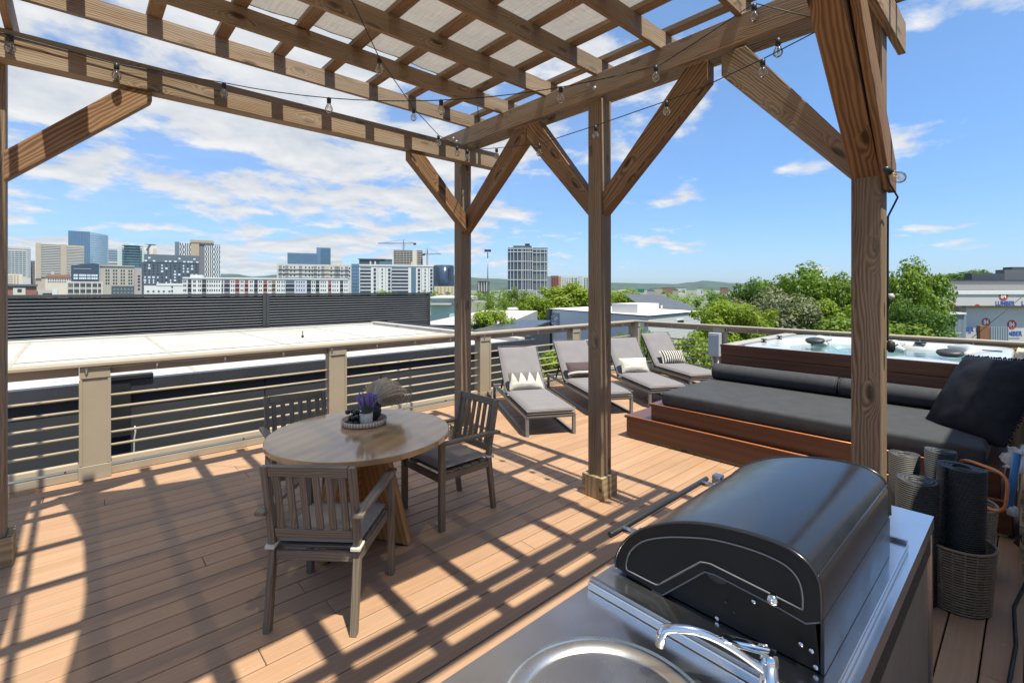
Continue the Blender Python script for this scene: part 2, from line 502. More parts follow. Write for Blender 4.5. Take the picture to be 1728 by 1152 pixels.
# rafters: notched joists with clipped tails
for y in (.70, 1.28, 1.86, 2.445, 3.03, 3.625, 4.185):
    m = MB()
    m.prism([(-1.05, 3.57), (-1.0, 3.53), (3.66, 3.53), (3.715, 3.575), (3.715, 3.67), (-1.05, 3.67)], lambda a, c, t: (a, y + t, c), .038)
    pb(m, 'rafter', WOODM, .003)
for k in range(-5, 7):
    x = 1.235 + .413 * k
    m = MB(); m.box(x - .045, x + .045, .42 + .02 * sin(k * 3), 4.36 + .03 * sin(k * 5), 3.671, 3.709)
    pb(m, 'batten', WOODM, .003)
def brace(a, s, plane, cz=0., axis='y', t=.1, L=.90, mat=BRACE):
    """45 degree knee brace from a post face at a, running s along axis up to a beam"""
    poly = [(a, 2.37 + cz), (a + s * L, 3.21 + cz), (a + s * L, 3.357 + cz), (a + s * (L - .16), 3.357 + cz), (a, 2.57 + cz)]
    m = MB()
    if axis == 'y': m.prism(poly, lambda p, q, d: (plane - t / 2 + d, p, q), t)
    else: m.prism(poly, lambda p, q, d: (p, plane - t / 2 + d, q), t)
    pb(m, 'brace', mat, .004)
brace(2.44, -1, 3.31); brace(2.58, 1, 3.31, L=.78); brace(.70, 1, 3.31, L=.745, mat=WOODM); brace(4.40, -1, 3.31, L=1.03)
def braceX(a, s, plane, t, L=.72, dz=0., mat=BRACE):
    poly = [(a, 2.40 + dz), (a + s * L, 3.085 + dz), (a + s * L, 3.170), (a + s * (L - .16), 3.170), (a, 2.585 + dz)]
    m = MB(); m.prism(poly, lambda p, q, d: (p, plane - t / 2 + d, q), t); pb(m, 'brace', mat, .004)
braceX(3.24, -1, 4.345, .1); braceX(-.33, 1, 4.345, .1, L=.735, dz=.02)
braceX(3.24, -1, .63, .13, L=.80, dz=-.03)
m = MB(); m.prism([(3.245, 2.29), (2.42, 3.16), (2.42, 3.17), (2.60, 3.17), (3.38, 2.44), (3.38, 2.29)], lambda p, q, d: (p, .518 + d, q), .037); pb(m, 'brace', BRACE, .004)

# ================================================================== SHADE CLOTH
def clothmat():
    m, h, out = newmat('woven_shade_cloth')
    uv = h.n('ShaderNodeTexCoord').outputs['Object']
    a = h.noise(h.mapping(uv, (70, 5, 1)), 1., 4, .7); b = h.noise(h.mapping(uv, (4, 60, 1)), 1., 3, .6)
    f = h.math('ADD', h.math('MULTIPLY', a, .65), h.math('MULTIPLY', b, .35))
    c = h.ramp(f, [(.3, (.42, .40, .365)), (.7, (.66, .635, .59))])
    d = h.n('ShaderNodeBsdfDiffuse', i={'Color': c}); t = h.n('ShaderNodeBsdfTranslucent', i={'Color': c})
    tr = h.n('ShaderNodeBsdfTransparent', i={'Color': (1, .97, .92, 1)})
    s = h.n('ShaderNodeMixShader', i={0: .21, 1: d.outputs[0], 2: t.outputs[0]})
    s2 = h.n('ShaderNodeMixShader', i={0: h.maprange(f, .35, .65, .07, .025), 1: s.outputs[0], 2: tr.outputs[0]})
    h.t.links.new(s2.outputs[0], out.inputs[0])
    return m
m = MB()
def clothf(a, b):
    # concave catenary edges on all four sides
    x0 = -.035 - .17 * (2 * b - 1) ** 2; x1 = 2.90 + .05 * (2 * b - 1) ** 2
    y0 = 1.03 - .05 * (2 * a - 1) ** 2; y1 = 3.63 + .40 * max(0, (1 - 2 * a)) ** 2 + .12 * max(0, 2 * a - 1) ** 2
    x = x0 + (x1 - x0) * a; yv = y0 + (y1 - y0) * b
    ph = ((x - 1.235) / .413) % 1
    z = 3.722 - .010 * sin(pi * ph) ** 2
    return (x - 1.5, yv - 2.4, z - 3.7)
m.grid(84, 40, clothf)
cl = m.build('shade_cloth', clothmat(), loc=(1.5, 2.4, 3.7))
tag(cl, 'pale woven shade cloth stretched over the pergola battens', 'shade cloth')
m = MB()
e = []
for t in range(24): e.append(Vector(clothf(1, t / 23)))
for t in range(24): e.append(Vector(clothf(1 - t / 23, 1)))
for t in range(24): e.append(Vector(clothf(0, 1 - t / 23)))
for t in range(24): e.append(Vector(clothf(t / 23, 0)))
m.tube([p + Vector((0, 0, .004)) for p in e], .007, 6, closed=True)
m.tube([clothf(1, 1), (3.34 - 1.5, 4.2 - 2.4, -.17)], .004, 6)
m.build('edge_rope', RUBBER, cl)

# ================================================================== STRING LIGHTS
def glassmat():
    m, h, out = newmat('bulb_glass')
    fr = h.n('ShaderNodeFresnel', i={'IOR': 1.5}).outputs[0]
    tr = h.n('ShaderNodeBsdfTransparent', i={'Color': (.97, .95, .9, 1)})
    g = h.n('ShaderNodeBsdfGlossy', i={'Color': (1, 1, 1, 1), 'Roughness': .03})
    s = h.n('ShaderNodeMixShader', i={0: h.maprange(fr, 0, 1, .08, .9), 1: tr.outputs[0], 2: g.outputs[0]})
    h.t.links.new(s.outputs[0], out.inputs[0])
    return m
GLASS = glassmat()
FILA = M('brass_filament', (.70, .42, .12), .3, metal=.6, var=.05)
bm1 = MB(); bm1.lathe([(.002, -.112), (.012, -.111), (.023, -.101), (.0285, -.086), (.0265, -.072), (.019, -.058), (.014, -.046), (.0125, -.034)], n=16)
BULB = bm1.mesh('bulb', GLASS)
bm1 = MB(); bm1.lathe([(.0125, -.040), (.0155, -.038), (.016, -.005), (.009, .004), (.004, .006)], n=12)
SOCK = bm1.mesh('socket', BLACKM)
bm1 = MB(); bm1.tube([(-.009, 0, -.05), (-.011, 0, -.085), (-.004, 0, -.06), (0, 0, -.09), (.004, 0, -.06), (.011, 0, -.085), (.009, 0, -.05)], .0016, 5)
bm1.lathe([(.004, -.062), (.003, -.042)], n=8)
FILM = bm1.mesh('filament', FILA)
sm1 = MB(); sm1.lathe([(.001, -.062), (.010, -.058), (.013, -.046), (.010, -.034), (.007, -.028)], n=10)
SBULB = sm1.mesh('bulb', GLASS)
sm1 = MB(); sm1.lathe([(.0075, -.030), (.0085, -.028), (.0085, -.002), (.004, .002)], n=8)
SSOCK = sm1.mesh('socket', WHITE)
def bulb(par, p, scale=1., tilt=(0, 0), small=False):
    o = link('bulb', SBULB if small else BULB, par, loc=p)
    o.scale = (scale,) * 3; o.rotation_euler = (tilt[0], tilt[1], R.uniform(0, 3))
    link('socket', SSOCK if small else SOCK, o)
    if not small: link('filament', FILM, o)
s1 = thing('string_light', 'bulb string swagged from the left beam across to the middle of the post beam', 'string lights', (0, 0, 0))
A, B = Vector((.843, 4.225, 3.345)), Vector((3.172, 1.853, 3.40))
path = [Vector((-.6, 4.262, 3.33)), Vector((-.30, 4.262, 3.315)), Vector((.205, 4.262, 3.30)), A] + pts_catenary(A, B, .20, 16)[1:] + [Vector((3.172, 1.55, 3.47)), Vector((3.172, 1.194, 3.56)), Vector((3.18, .85, 3.32))]
MB().tube(path, .0035, 6).build('cable', RUBBER, s1)
for p in ((-.30, 4.245, 3.31), (.205, 4.245, 3.295), (.843, 4.22, 3.338)): bulb(s1, p, 1.0)
cat = pts_catenary(A, B, .20, 100)
for f in (25, 51, 78, 99): bulb(s1, cat[f])
bulb(s1, (3.165, 1.194, 3.55)); bulb(s1, (3.165, .85, 3.31), tilt=(.1, .35))
s2 = thing('string_light', 'bulb string hanging slack along the row of posts and back under the rafters', 'string lights', (0, 0, 0))
path = [Vector(p) for p in ((3.17, .66, 3.29), (3.14, .807, 3.237), (3.14, 1.134, 3.174), (3.14, 1.542, 3.117), (3.14, 1.785, 3.105), (3.14, 2.422, 3.089), (3.14, 3.065, 3.083), (3.14, 3.667, 3.177), (3.14, 4.152, 3.263), (3.05, 4.22, 3.30), (2.636, 3.958, 3.268), (2.141, 3.597, 3.303), (1.642, 3.241, 3.446), (1.297, 2.878, 3.52), (.9, 2.45, 3.53))]
MB().tube(path, .0035, 6).build('cable', RUBBER, s2)
for p in path[2:13]: 
    if p != path[3]: bulb(s2, p - Vector((0, 0, .004)), R.uniform(.92, 1.02))
bulb(s2, (3.15, 1.05, 3.27))
s3 = thing('string_light', 'bulb and black cord running down the outer side of the nearest post', 'string lights', (0, 0, 0))
MB().tube([(2.94, .50, 2.35), (3.1, .505, 2.30), (3.30, .50, 2.25), (3.303, .543, 2.15), (3.303, .544, 1.9), (3.302, .544, 1.47), (3.30, .53, 1.43), (3.31, .5, 1.45)], .005, 6).build('cable', RUBBER, s3)
bulb(s3, (2.94, .497, 2.345), 1.0, tilt=(.5, .9))
m = MB(); m.lathe([(.004, .03), (.018, .02), (.02, -.02), (.012, -.035)], (3.302, .53, 1.44), 10); m.build('plug', RUBBER, s3)
m = MB(); m.lathe([(.004, .014), (.016, .009), (.018, -.009), (.004, -.014)], (3.305, .528, 1.71), 12, axis=(0, -1, .2)); m.build('cord_clip', GREYP, s3)
s4 = thing('string_light', 'row of tiny white bulbs clipped under the railing cap', 'string lights', (0, 5.85, 0))
xs = [.07, .591, 1.18, 1.766, 2.33, 2.93, 3.502, 4.1, 4.75, 5.35, 5.95, 6.6, 7.3, 7.9, 8.5]
cab = []
for a, b in zip(xs[:-1], xs[1:]): cab += pts_catenary((a, -.005, 1.034), (b, -.005, 1.034), .012, 5)[:-1]
MB().tube(cab, .003, 5).build('cable', WHITE, s4)
for x in xs: bulb(s4, (x, -.006, 1.03), 1.05, small=True)
s5 = thing('string_light', 'row of tiny white bulbs clipped under the cap above the hot tub', 'string lights', (8.92, 0, 0))
ys = [5.5, 4.95, 4.4, 3.85, 3.3, 2.75, 2.2, 1.65, 1.1, .55]
cab = []
for a, b in zip(ys[:-1], ys[1:]): cab += pts_catenary((-.005, a, 1.034), (-.005, b, 1.034), .012, 5)[:-1]
MB().tube(cab, .003, 5).build('cable', WHITE, s5)
for yv in ys: bulb(s5, (-.006, yv, 1.03), 1.05, tilt=(.2, 0), small=True)
# s6 = thing('string_light', 'large clear bulbs on a cord at the right edge close to the camera', 'string lights', (0, 0, 0))
# MB().tube(pts_catenary((1.55, -.31, 2.2), (1.62, .018, 1.17), .0, 4) + [Vector((1.62, .015, .9)), Vector((1.7, .0, .3)), Vector((1.8, .02, .02))], .0035, 6).build('cable', RUBBER, s6)

# ================================================================== DINING TABLE
tb = thing('dining_table', 'round oak dining table on crossed plank legs', 'table', (1.5, 3.235, 0), radians(28))
m = MB()
m.lathe([(.0, .702), (.612, .702), (.622, .708), (.622, .737), (.617, .741), (0, .741)], n=72, smooth=False)
for i, f in enumerate(m.f):                       # planar grain on the top and the underside
    P = [m.v[k] for k in f]
    if max(abs(p[2] - P[0][2]) for p in P) < .004: m.uv[i] = [(p[0], p[1]) for p in P]
    else: m.uv[i] = [(atan2(p[1], p[0]) * .62, p[2]) for p in P]
m.build('table_top', TABLEW, tb)
for a in (0, 90):
    m = MB()
    ca, sa = cos(radians(a)), sin(radians(a))
    def pf(p, q, t): 
        d = t - .028
        return (p * ca - d * sa, p * sa + d * ca, q)
    if a == 0: m.prism([(-.40, .012), (.40, .012), (.20, .70), (-.20, .70)], pf, .056)
    else:
        m.prism([(.0285, .012), (.40, .012), (.20, .70), (.0285, .70)], pf, .056)
        m.prism([(-.40, .012), (-.0285, .012), (-.0285, .70), (-.20, .70)], pf, .056)
    leg = m.build('leg', TABLEL, tb, .004)
    for x in (-.33, .33):
        m = MB(); m.box(x * ca - .03, x * ca + .03, x * sa - .03, x * sa + .03, .001, .0115); m.build('foot', BLACKM, leg)

# ================================================================== DINING CHAIRS
def chair(label):
    c = thing('dining_chair', label, 'chair', group='wooden armchairs around the round table')
    def part(name, f, mat=CHAIRW, bev=.003, par=c):
        m = MB(); f(m); return m.build(name, mat, par, bev)
    W = .225
    for s in (-1, 1):
        def rear(m):
            x0, x1 = s * W - .0175, s * W + .0175
            pts = [(-.305, 0), (-.255, .40), (-.262, .50), (-.335, .86), (-.297, .86), (-.225, .50), (-.213, .40), (-.268, 0)]
            m.prism(pts[::-1], lambda a, b, t: (x0 + t, a, b), .035)
        part('leg', rear)
        def front(m): m.box(s * (W + .03) - .0175, s * (W + .03) + .0175, .215, .26, .0, .618)
        part('leg', front)
        def arm(m): m.hexa([(s * (W + .03) - .026, -.315, .60), (s * (W + .03) + .026, -.315, .60), (s * (W + .03) + .026, .27, .619), (s * (W + .03) - .026, .27, .619),
                            (s * (W + .03) - .026, -.315, .622), (s * (W + .03) + .026, -.315, .622), (s * (W + .03) + .026, .27, .641), (s * (W + .03) - .026, .27, .641)])
        part('armrest', arm)
        def side(m): m.box(s * (W + .004) - .011, s * (W + .004) + .011, -.235, .225, .345, .395)
        part('seat_rail', side)
    part('seat_rail', lambda m: m.box(-W + .02, W - .02, -.246, -.224, .345, .395))
    part('seat_rail', lambda m: m.box(-W - .005, W + .005, .226, .248, .345, .395))
    def slatseat(m):
        for k in range(5): m.box(-W - .005, W + .005, -.215 + k * .087, -.215 + k * .087 + .07, .3955, .411)
    part('seat', slatseat)
    yb = lambda z: -.262 + .018 - (z - .5) * .203
    part('top_rail', lambda m: m.bar((-W + .02, yb(.835), .835), (W - .02, yb(.835), .835), .028, .055, up=(0, -.2, 1)))
    part('back_rail', lambda m: m.bar((-W + .02, yb(.49), .49), (W - .02, yb(.49), .49), .026, .05, up=(0, -.2, 1)))
    for k in range(6):
        x = -W + .02 + (2 * W - .04) * (k + .5) / 6
        part('slat', lambda m: m.bar((x, yb(.505), .505), (x, yb(.815), .815), .036, .014, up=(0, 1, 0)), bev=.002)
    m = MB()
    def cf(a, b): 
        return ((a - .5) * .45, (b - .5) * .46 + .0, .4115 + .0)
    n = 12
    for sgn in (0, 1):
        def f(a, b):
            e = (1 - (2 * a - 1) ** 6) * (1 - (2 * b - 1) ** 6)
            return ((a - .5) * .455, (b - .5) * .455 + .002, .436 + (.022 if sgn else -.022) * max(e, 0) ** .35 + (.006 * e if sgn else 0))
        m.grid(n, n, f if sgn else (lambda a, b: f(1 - a, b)))
    cu = m.build('cushion', SEATF, c)
    for s in (-1, 1):
        m = MB(); m.hexa([(s * W - .026, -.272, .412), (s * W + .026, -.272, .412), (s * W + .026, -.20, .422), (s * W - .026, -.20, .422), (s * W - .026, -.272, .430), (s * W + .026, -.272, .430), (s * W + .026, -.20, .436), (s * W - .026, -.20, .436)])
        m.build('tie_strap', STRAP, cu, .003)
    return c
def facing(fx, fy): return atan2(-fx, fy)
ch = chair('wooden armchair nearest the camera with its slatted back towards us')
ch.location = (1.085, 2.685, 0); ch.rotation_euler = (0, 0, facing(.39, .385))
copy_thing(ch, (2.185, 3.15, 0), facing(-1, -.02), 'wooden armchair on the lounger side of the table, seen side on')
copy_thing(ch, (1.345, 3.94, 0), facing(-.12, -.99), 'wooden armchair on the far side of the table beside the railing')

# ================================================================== TABLE DECOR
TZ = .741
tx, ty = 1.60, 3.40
def striped(name, c1, c2, n):
    m, h, out = newmat(name)
    o = h.n('ShaderNodeTexCoord').outputs['Object']
    s = h.n('ShaderNodeSeparateXYZ', i={0: o})
    a = h.math('ARCTAN2', s.outputs[1], s.outputs[0])
    f = h.math('SINE', h.math('MULTIPLY', a, float(n)))
    bsdf(h, out, **{'Base Color': h.mix(h.maprange(f, -.2, .2, 0, 1), c1, c2), 'Roughness': .8})
    return m
m = MB(); m.lathe([(0, .004), (.150, .004), (.163, .006), (.166, .040), (.157, .040), (.153, .012), (0, .012)], n=96)
for i in range(len(m.v)):
    x, yv, z = m.v[i]; r = hypot(x, yv)
    if r > .16 and z > .005:
        a = atan2(yv, x); k = 1 + .012 * (1 if sin(a * 48) > 0 else -1); m.v[i] = (x * k, yv * k, z)
o = m.build('tray', striped('ribbed_tray', (.42, .30, .21), (.66, .55, .44), 46), loc=(tx, ty, TZ))
tag(o, 'round ribbed wooden tray in the middle of the table', 'tray')
pot = thing('potted_lavender', 'purple lavender in a small ribbed stone pot', 'potted plant', (tx - .015, ty - .065, TZ + .0125))
m = MB(); m.lathe([(0, 0), (.038, 0), (.046, .01), (.048, .085), (.042, .085), (.040, .07), (0, .07)], n=28); m.build('pot', M('ribbed_stone', (.50, .46, .40), .85, var=.2, scale=30, bmp=.5, bscale=90), pot)
rr = random.Random(8)
ms, mf = MB(), MB()
for k in range(70):
    a, t = rr.uniform(0, 2 * pi), rr.uniform(.02, .5)
    L = rr.uniform(.09, .165)
    p0 = Vector((cos(a) * .02, sin(a) * .02, .07)); d = Vector((cos(a) * sin(t), sin(a) * sin(t), cos(t)))
    p1 = p0 + d * L
    ms.tube([p0, p0.lerp(p1, .5) + Vector((0, 0, .006)), p1], .0012, 4, False)
    for j in range(9):
        q = p1 - d * (.052 * j / 9); b = rr.uniform(0, 6)
        s = .0075 * (1 - .3 * j / 9)
        mf.lathe([(0, -s), (s * .75, 0), (0, s * 1.2)], q + Vector((cos(b), sin(b), 0)) * .004, 5)
for k in range(40):
    a, t = rr.uniform(0, 2 * pi), rr.uniform(.2, 1.0); L = rr.uniform(.05, .1)
    d = Vector((cos(a) * sin(t), sin(a) * sin(t), cos(t))); ms.tube([(cos(a) * .02, sin(a) * .02, .07), Vector((cos(a) * .02, sin(a) * .02, .07)) + d * L], [.003, .0006], 4, False)
ms.build('stems', M('lavender_leaf', (.13, .17, .12), .8, var=.3), pot); mf.build('flowers', M('lavender_bloom', (.27, .21, .47), .8, var=.3, scale=40), pot)
vs = thing('vase', 'round black vase on the tray holding a drooping dried grass bunch', 'vase', (tx + .075, ty + .02, TZ + .0125))
m = MB(); m.lathe([(0, 0), (.036, 0), (.060, .03), (.069, .065), (.062, .10), (.04, .13), (.018, .145), (.018, .155), (.012, .155), (.012, .14), (0, .135)], n=32); m.build('body', M('matt_black_ceramic', (.018, .018, .022), .38, var=.15), vs)
gb = thing('dried_grass', 'bleached dried grass plume arching out of the black vase', 'dried grass', (tx + .075, ty + .02, TZ + .16))
m = MB(); rr = random.Random(4)
ax = Vector((.70, .36, 0)).normalized(); sdv = Vector((-.36, .70, 0)).normalized()
for k in range(1500):
    f = rr.random(); w = rr.gauss(0, .4)
    L = rr.uniform(.20, .33); h0 = rr.uniform(.09, .165) * (1 - .35 * abs(w))
    pts = []
    for j in range(8):
        t = j / 7
        r = L * (1 - (1 - t) ** 1.6)
        z = h0 * sin(min(t * 1.05, 1) * pi * .93) * 1.0 - .10 * t ** 3 * f
        pts.append(ax * (r * .82) + sdv * (w * .17 * sin(t * pi * .75)) + Vector((0, 0, max(z, -.145) - .012)))
    m.tube(pts, [.0013, .0014, .0016, .0018, .0019, .0018, .0014, .0006], 3, False)
m.build('fronds', M('bleached_straw', (.78, .62, .42), .8, var=.15, scale=60), gb)
bead = thing('bead_garland', 'heap of large black wooden beads on the left of the tray', 'beads', (tx - .085, ty - .0, TZ + .0125))
m = MB(); rr = random.Random(2)
for k in range(22):
    a = k * 2.4; r = .012 * sqrt(k) 
    c = Vector((cos(a) * r * 1.05, sin(a) * r * 1.1 - .005, .018 + .034 * (k % 3 if r < .045 else 0)))
    m.lathe([(0, -.019), (.010, -.0165), (.0175, -.007), (.0175, .007), (.010, .0165), (0, .019)], c, 10, axis=(rr.gauss(0, 1), rr.gauss(0, 1), rr.gauss(0, 1)))
m.build('beads', M('black_bead', (.014, .014, .016), .3, var=.2), bead)

# ================================================================== SUN LOUNGERS
def lounger(label):
    c = thing('sun_lounger', label, 'sun lounger', group='grey loungers in a row by the railing')
    w, L = .315, 2.0
    for s in (-1, 1):
        m = MB(); x = s * (w - .02)
        m.box(x - .02, x + .02, .041, L - .041, .211, .25); m.build('side_rail', ALU, c, .004)
        m = MB(); m.box(x - .02, x + .02, .041, L - .041, .0, .03); m.build('sled_runner', ALU, c, .004)
        for yv in (0, L - .04):
            m = MB(); m.box(x - .02, x + .02, yv, yv + .04, 0, .25); m.build('leg', ALU, c, .004)
    for yv in (0, L - .04):
        m = MB(); m.box(-w + .041, w - .041, yv, yv + .04, .211, .249); m.build('cross_bar', ALU, c, .004)
    m = MB()
    for k in range(9): m.box(-w + .041, w - .041, .10 + k * .125, .10 + k * .125 + .06, .225, .243)
    m.build('slats', ALU, c)
    a = radians(47); hy, hz = 1.18, .262
    bl = .80
    P = lambda x, t, n: (x, hy + cos(a) * t - sin(a) * n, hz + sin(a) * t + cos(a) * n)
    m = MB()
    for s in (-1, 1): m.bar(P(s * .27, 0, -.012), P(s * .27, bl, -.012), .03, .022)
    m.bar(P(-.27, bl - .02, -.012), P(.27, bl - .02, -.012), .03, .022); m.bar(P(-.27, .4, -.012), P(.27, .4, -.012), .03, .022)
    bf = m.build('back_frame', BLACKM, c, .002)
    for s in (-1, 1):
        m = MB(); m.bar(P(s * .24, .42, -.02), (s * .24, 1.72, .235), .02, .02); m.build('back_strut', BLACKM, bf)
    def slab(name, f, ly, thick, par):
        m = MB(); n = 14
        def top(u, v):
            e = ((1 - (2 * u - 1) ** 8) * (1 - (2 * v - 1) ** 10))
            return f((u - .5) * .60, v * ly, thick * .5 + thick * .5 * max(e, 0) ** .3)
        def bot(u, v):
            e = ((1 - (2 * u - 1) ** 8) * (1 - (2 * v - 1) ** 10))
            return f((.5 - u) * .60, v * ly, thick * .5 - thick * .5 * max(e, 0) ** .3)
        m.grid(n, 24, top); m.grid(n, 24, bot)
        o = m.build(name, LOUNGEF, par)
        q = MB()
        for zz in (thick * .18, thick * .82):
            pts = []
            for k in range(40):
                t = k / 40 * 4; sd, ft = int(t), t - int(t)
                u, v = [(ft, 0), (1, ft), (1 - ft, 1), (0, 1 - ft)][sd]
                pts.append(f((u - .5) * .603, v * ly, zz))
            q.tube(pts, .004, 5, closed=True)
        q.build('piping', LOUNGEF, o)
        return o
    slab('seat_mattress', lambda x, t, n: (x, -.02 + t, .255 + n), 1.22, .085, c)
    slab('back_mattress', P, .78, .085, c)
    return c
U = Vector((.484, .875))
LZ = facing(U.x, U.y)
lfoot = [(4.20, 3.90), (5.50, 3.95), (6.50, 3.66), (7.88, 3.74)]
lg = lounger('grey lounger nearest the dining table with a white triangle pillow')
lg.location = (*lfoot[0], 0); lg.rotation_euler = (0, 0, LZ)
copy_thing(lg, (*lfoot[1], 0), LZ, 'grey lounger half hidden by the middle post with a plum pillow')
copy_thing(lg, (*lfoot[2], 0), LZ - radians(2), 'grey lounger right of the middle post with a plain cream pillow')
copy_thing(lg, (*lfoot[3], 0), LZ, 'grey lounger beside the hot tub with a black striped pillow')

def pillow_mesh(m, w, h, t, n=18, pinch=.06):
    for sgn in (1, -1):
        def f(u, v):
            x, yv = 2 * u - 1, 2 * v - 1
            e = max((1 - abs(x) ** 2.6) * (1 - abs(yv) ** 2.6), 0) ** .55
            k = 1 - pinch * (1 - abs(x)) * abs(yv) ** 3; k2 = 1 - pinch * (1 - abs(yv)) * abs(x) ** 3
            wr = .012 * t * 8 * noise.noise(Vector((x * 3, yv * 3, sgn * 2.0 + w)))
            return (x * w / 2 * k2, yv * h / 2 * k, sgn * (t / 2 * e + wr * e))
        m.grid(n, n, f if sgn > 0 else (lambda u, v: f(u, v)))
        if sgn < 0:
            for i in range(len(m.f) - n * n, len(m.f)):
                m.f[i] = m.f[i][::-1]; m.uv[i] = m.uv[i][::-1]
    return m
def uvmat(name, build, rough=.9):
    m, h, out = newmat(name)
    s = h.n('ShaderNodeSeparateXYZ', i={0: h.n('ShaderNodeTexCoord').outputs['UV']})
    c = build(h, s.outputs[0], s.outputs[1])
    nz = h.noise(h.n('ShaderNodeTexCoord').outputs['Object'], 350., 2)
    bsdf(h, out, **{'Base Color': c, 'Roughness': rough, 'Normal': bump(h, nz, .3, .003)})
    return m
def tri(h, u, v):
    saw = h.math('ABSOLUTE', h.math('SUBTRACT', h.math('MULTIPLY', h.math('FRACT', h.math('MULTIPLY', u, 4.)), 2.), 1.))
    f = h.math('GREATER_THAN', h.math('SUBTRACT', v, .30), h.math('MULTIPLY', h.math('SUBTRACT', 1., saw), .62))
    return h.mix(f, (.50, .475, .425), (.135, .125, .115))
def stripes(h, u, v):
    f = h.math('GREATER_THAN', h.math('FRACT', h.math('MULTIPLY', u, 11.)), .5)
    return h.mix(f, (.50, .47, .41), (.012, .012, .014))
def band(h, u, v):
    f = h.math('MULTIPLY', h.math('GREATER_THAN', v, .13), h.math('LESS_THAN', v, .36))
    g = h.math('MULTIPLY', h.math('GREATER_THAN', v, .18), h.math('LESS_THAN', v, .31))
    c = h.mix(f, (.075, .048, .052), (.02, .017, .02))
    return h.mix(g, c, (.48, .45, .39))
PM = [uvmat('triangle_print', tri), uvmat('plum_band', band), M('cream_leather', (.46, .43, .375), .6, var=.06, scale=8), uvmat('stripe_print', stripes)]
PL = ['lumbar pillow printed with white triangles leaning on the nearest lounger back', 'plum lumbar pillow with a pale band on the lounger behind the middle post',
      'plain cream lumbar pillow on the lounger right of the middle post', 'black and white striped lumbar pillow on the lounger beside the hot tub']
for i, (fx, fy) in enumerate(lfoot):
    m = pillow_mesh(MB(), .50, .27, .14)
    o = m.build('lumbar_pillow', PM[i])
    a = LZ - (radians(2) if i == 2 else 0)
    loc = Vector((fx, fy, 0)) + Matrix.Rotation(a, 3, 'Z') @ Vector((-.02 if i != 3 else .05, 1.105, .455))
    o.location = loc; o.rotation_euler = (radians(56), 0, a)
    tag(o, PL[i], 'pillow', 'lumbar pillows on the loungers')
# ================================================================== DAYBED PLATFORM
dp = thing('daybed_platform', 'stained mahogany two step platform in front of the hot tub', 'daybed', (5.5, 1.6, 0))
DP = Vector((5.5, 1.6, 0))
def db(m, name, mat, par, bevel=.006, o=DP):
    m.v = [(a - o.x, b - o.y, c - o.z) for a, b, c in m.v]
    return m.build(name, mat, par, bevel)
m = MB(); m.box(4.83, 6.28, .10, 3.27, .022, .229); db(m, 'riser', REDWOOD, dp)
m = MB(); m.box(4.812, 6.28, .08, 3.29, .230, .256); db(m, 'tread', REDWOOD, dp)
m = MB(); m.box(4.87, 6.28, .16, 2.965, .257, .409); db(m, 'riser', REDWOOD, dp)
m = MB(); m.box(4.855, 6.28, .14, 2.985, .410, .438); db(m, 'tread', REDWOOD, dp)
m = MB(); m.box(4.84, 6.2, .12, 3.25, .001, .021); db(m, 'plinth', GREENPINE, dp)
# light strips that edge the steps
m = MB(); m.tube([(4.809, .1, .262), (4.809, 3.27, .262)], .007, 6); db(m, 'edge_strip', COPPER, dp, 0)
m = MB(); m.tube([(4.852, .16, .444), (4.852, 2.96, .444)], .006, 6); db(m, 'edge_strip', COPPER, dp, 0)
def cushion_box(m, x0, x1, y0, y1, z0, z1, r=.03, n=5, puff=.012):
    """upholstered slab with rounded edges and a slightly domed top"""
    def side(u):  # rounded rectangle outline
        pass
    b = len(m.v); ring = []
    cs = [(x1 - r, y1 - r, 0), (x0 + r, y1 - r, 90), (x0 + r, y0 + r, 180), (x1 - r, y0 + r, 270)]
    out = []
    for cx, cy, a0 in cs:
        for k in range(n + 1): out.append((cx, cy, radians(a0 + 90 * k / n)))
    prof = [(r, z0)] + [(r - r * sin(radians(90 * k / n)), z0 + r - r * cos(radians(90 * k / n))) for k in range(1, n + 1)]
    prof += [(r - r * cos(radians(90 * k / n)), z1 - r + r * sin(radians(90 * k / n))) for k in range(0, n + 1)]
    N = len(out)
    for ins, z in prof:
        for cx, cy, a in out: m.v.append((cx + cos(a) * (r - ins), cy + sin(a) * (r - ins), z))
    for k in range(len(prof) - 1):
        for j in range(N):
            j2 = (j + 1) % N
            m.face((b + k * N + j, b + k * N + j2, b + (k + 1) * N + j2, b + (k + 1) * N + j), [(0, 0), (1, 0), (1, 1), (0, 1)], True)
    t = b + (len(prof) - 1) * N
    m.face(list(range(t, t + N)), [(m.v[i][0], m.v[i][1]) for i in range(t, t + N)], True)
    m.face(list(range(b, b + N))[::-1], [(0, 0)] * N)
    return m
m = cushion_box(MB(), 4.885, 6.26, .235, 2.85, .439, .592, .035)
m.v = [(a - 5.57, b - 1.55, c - .439) for a, b, c in m.v]
o = m.build('daybed_mattress', DARKFAB, loc=(5.57, 1.55, .439))
tag(o, 'wide charcoal mattress lying on the mahogany platform', 'mattress')
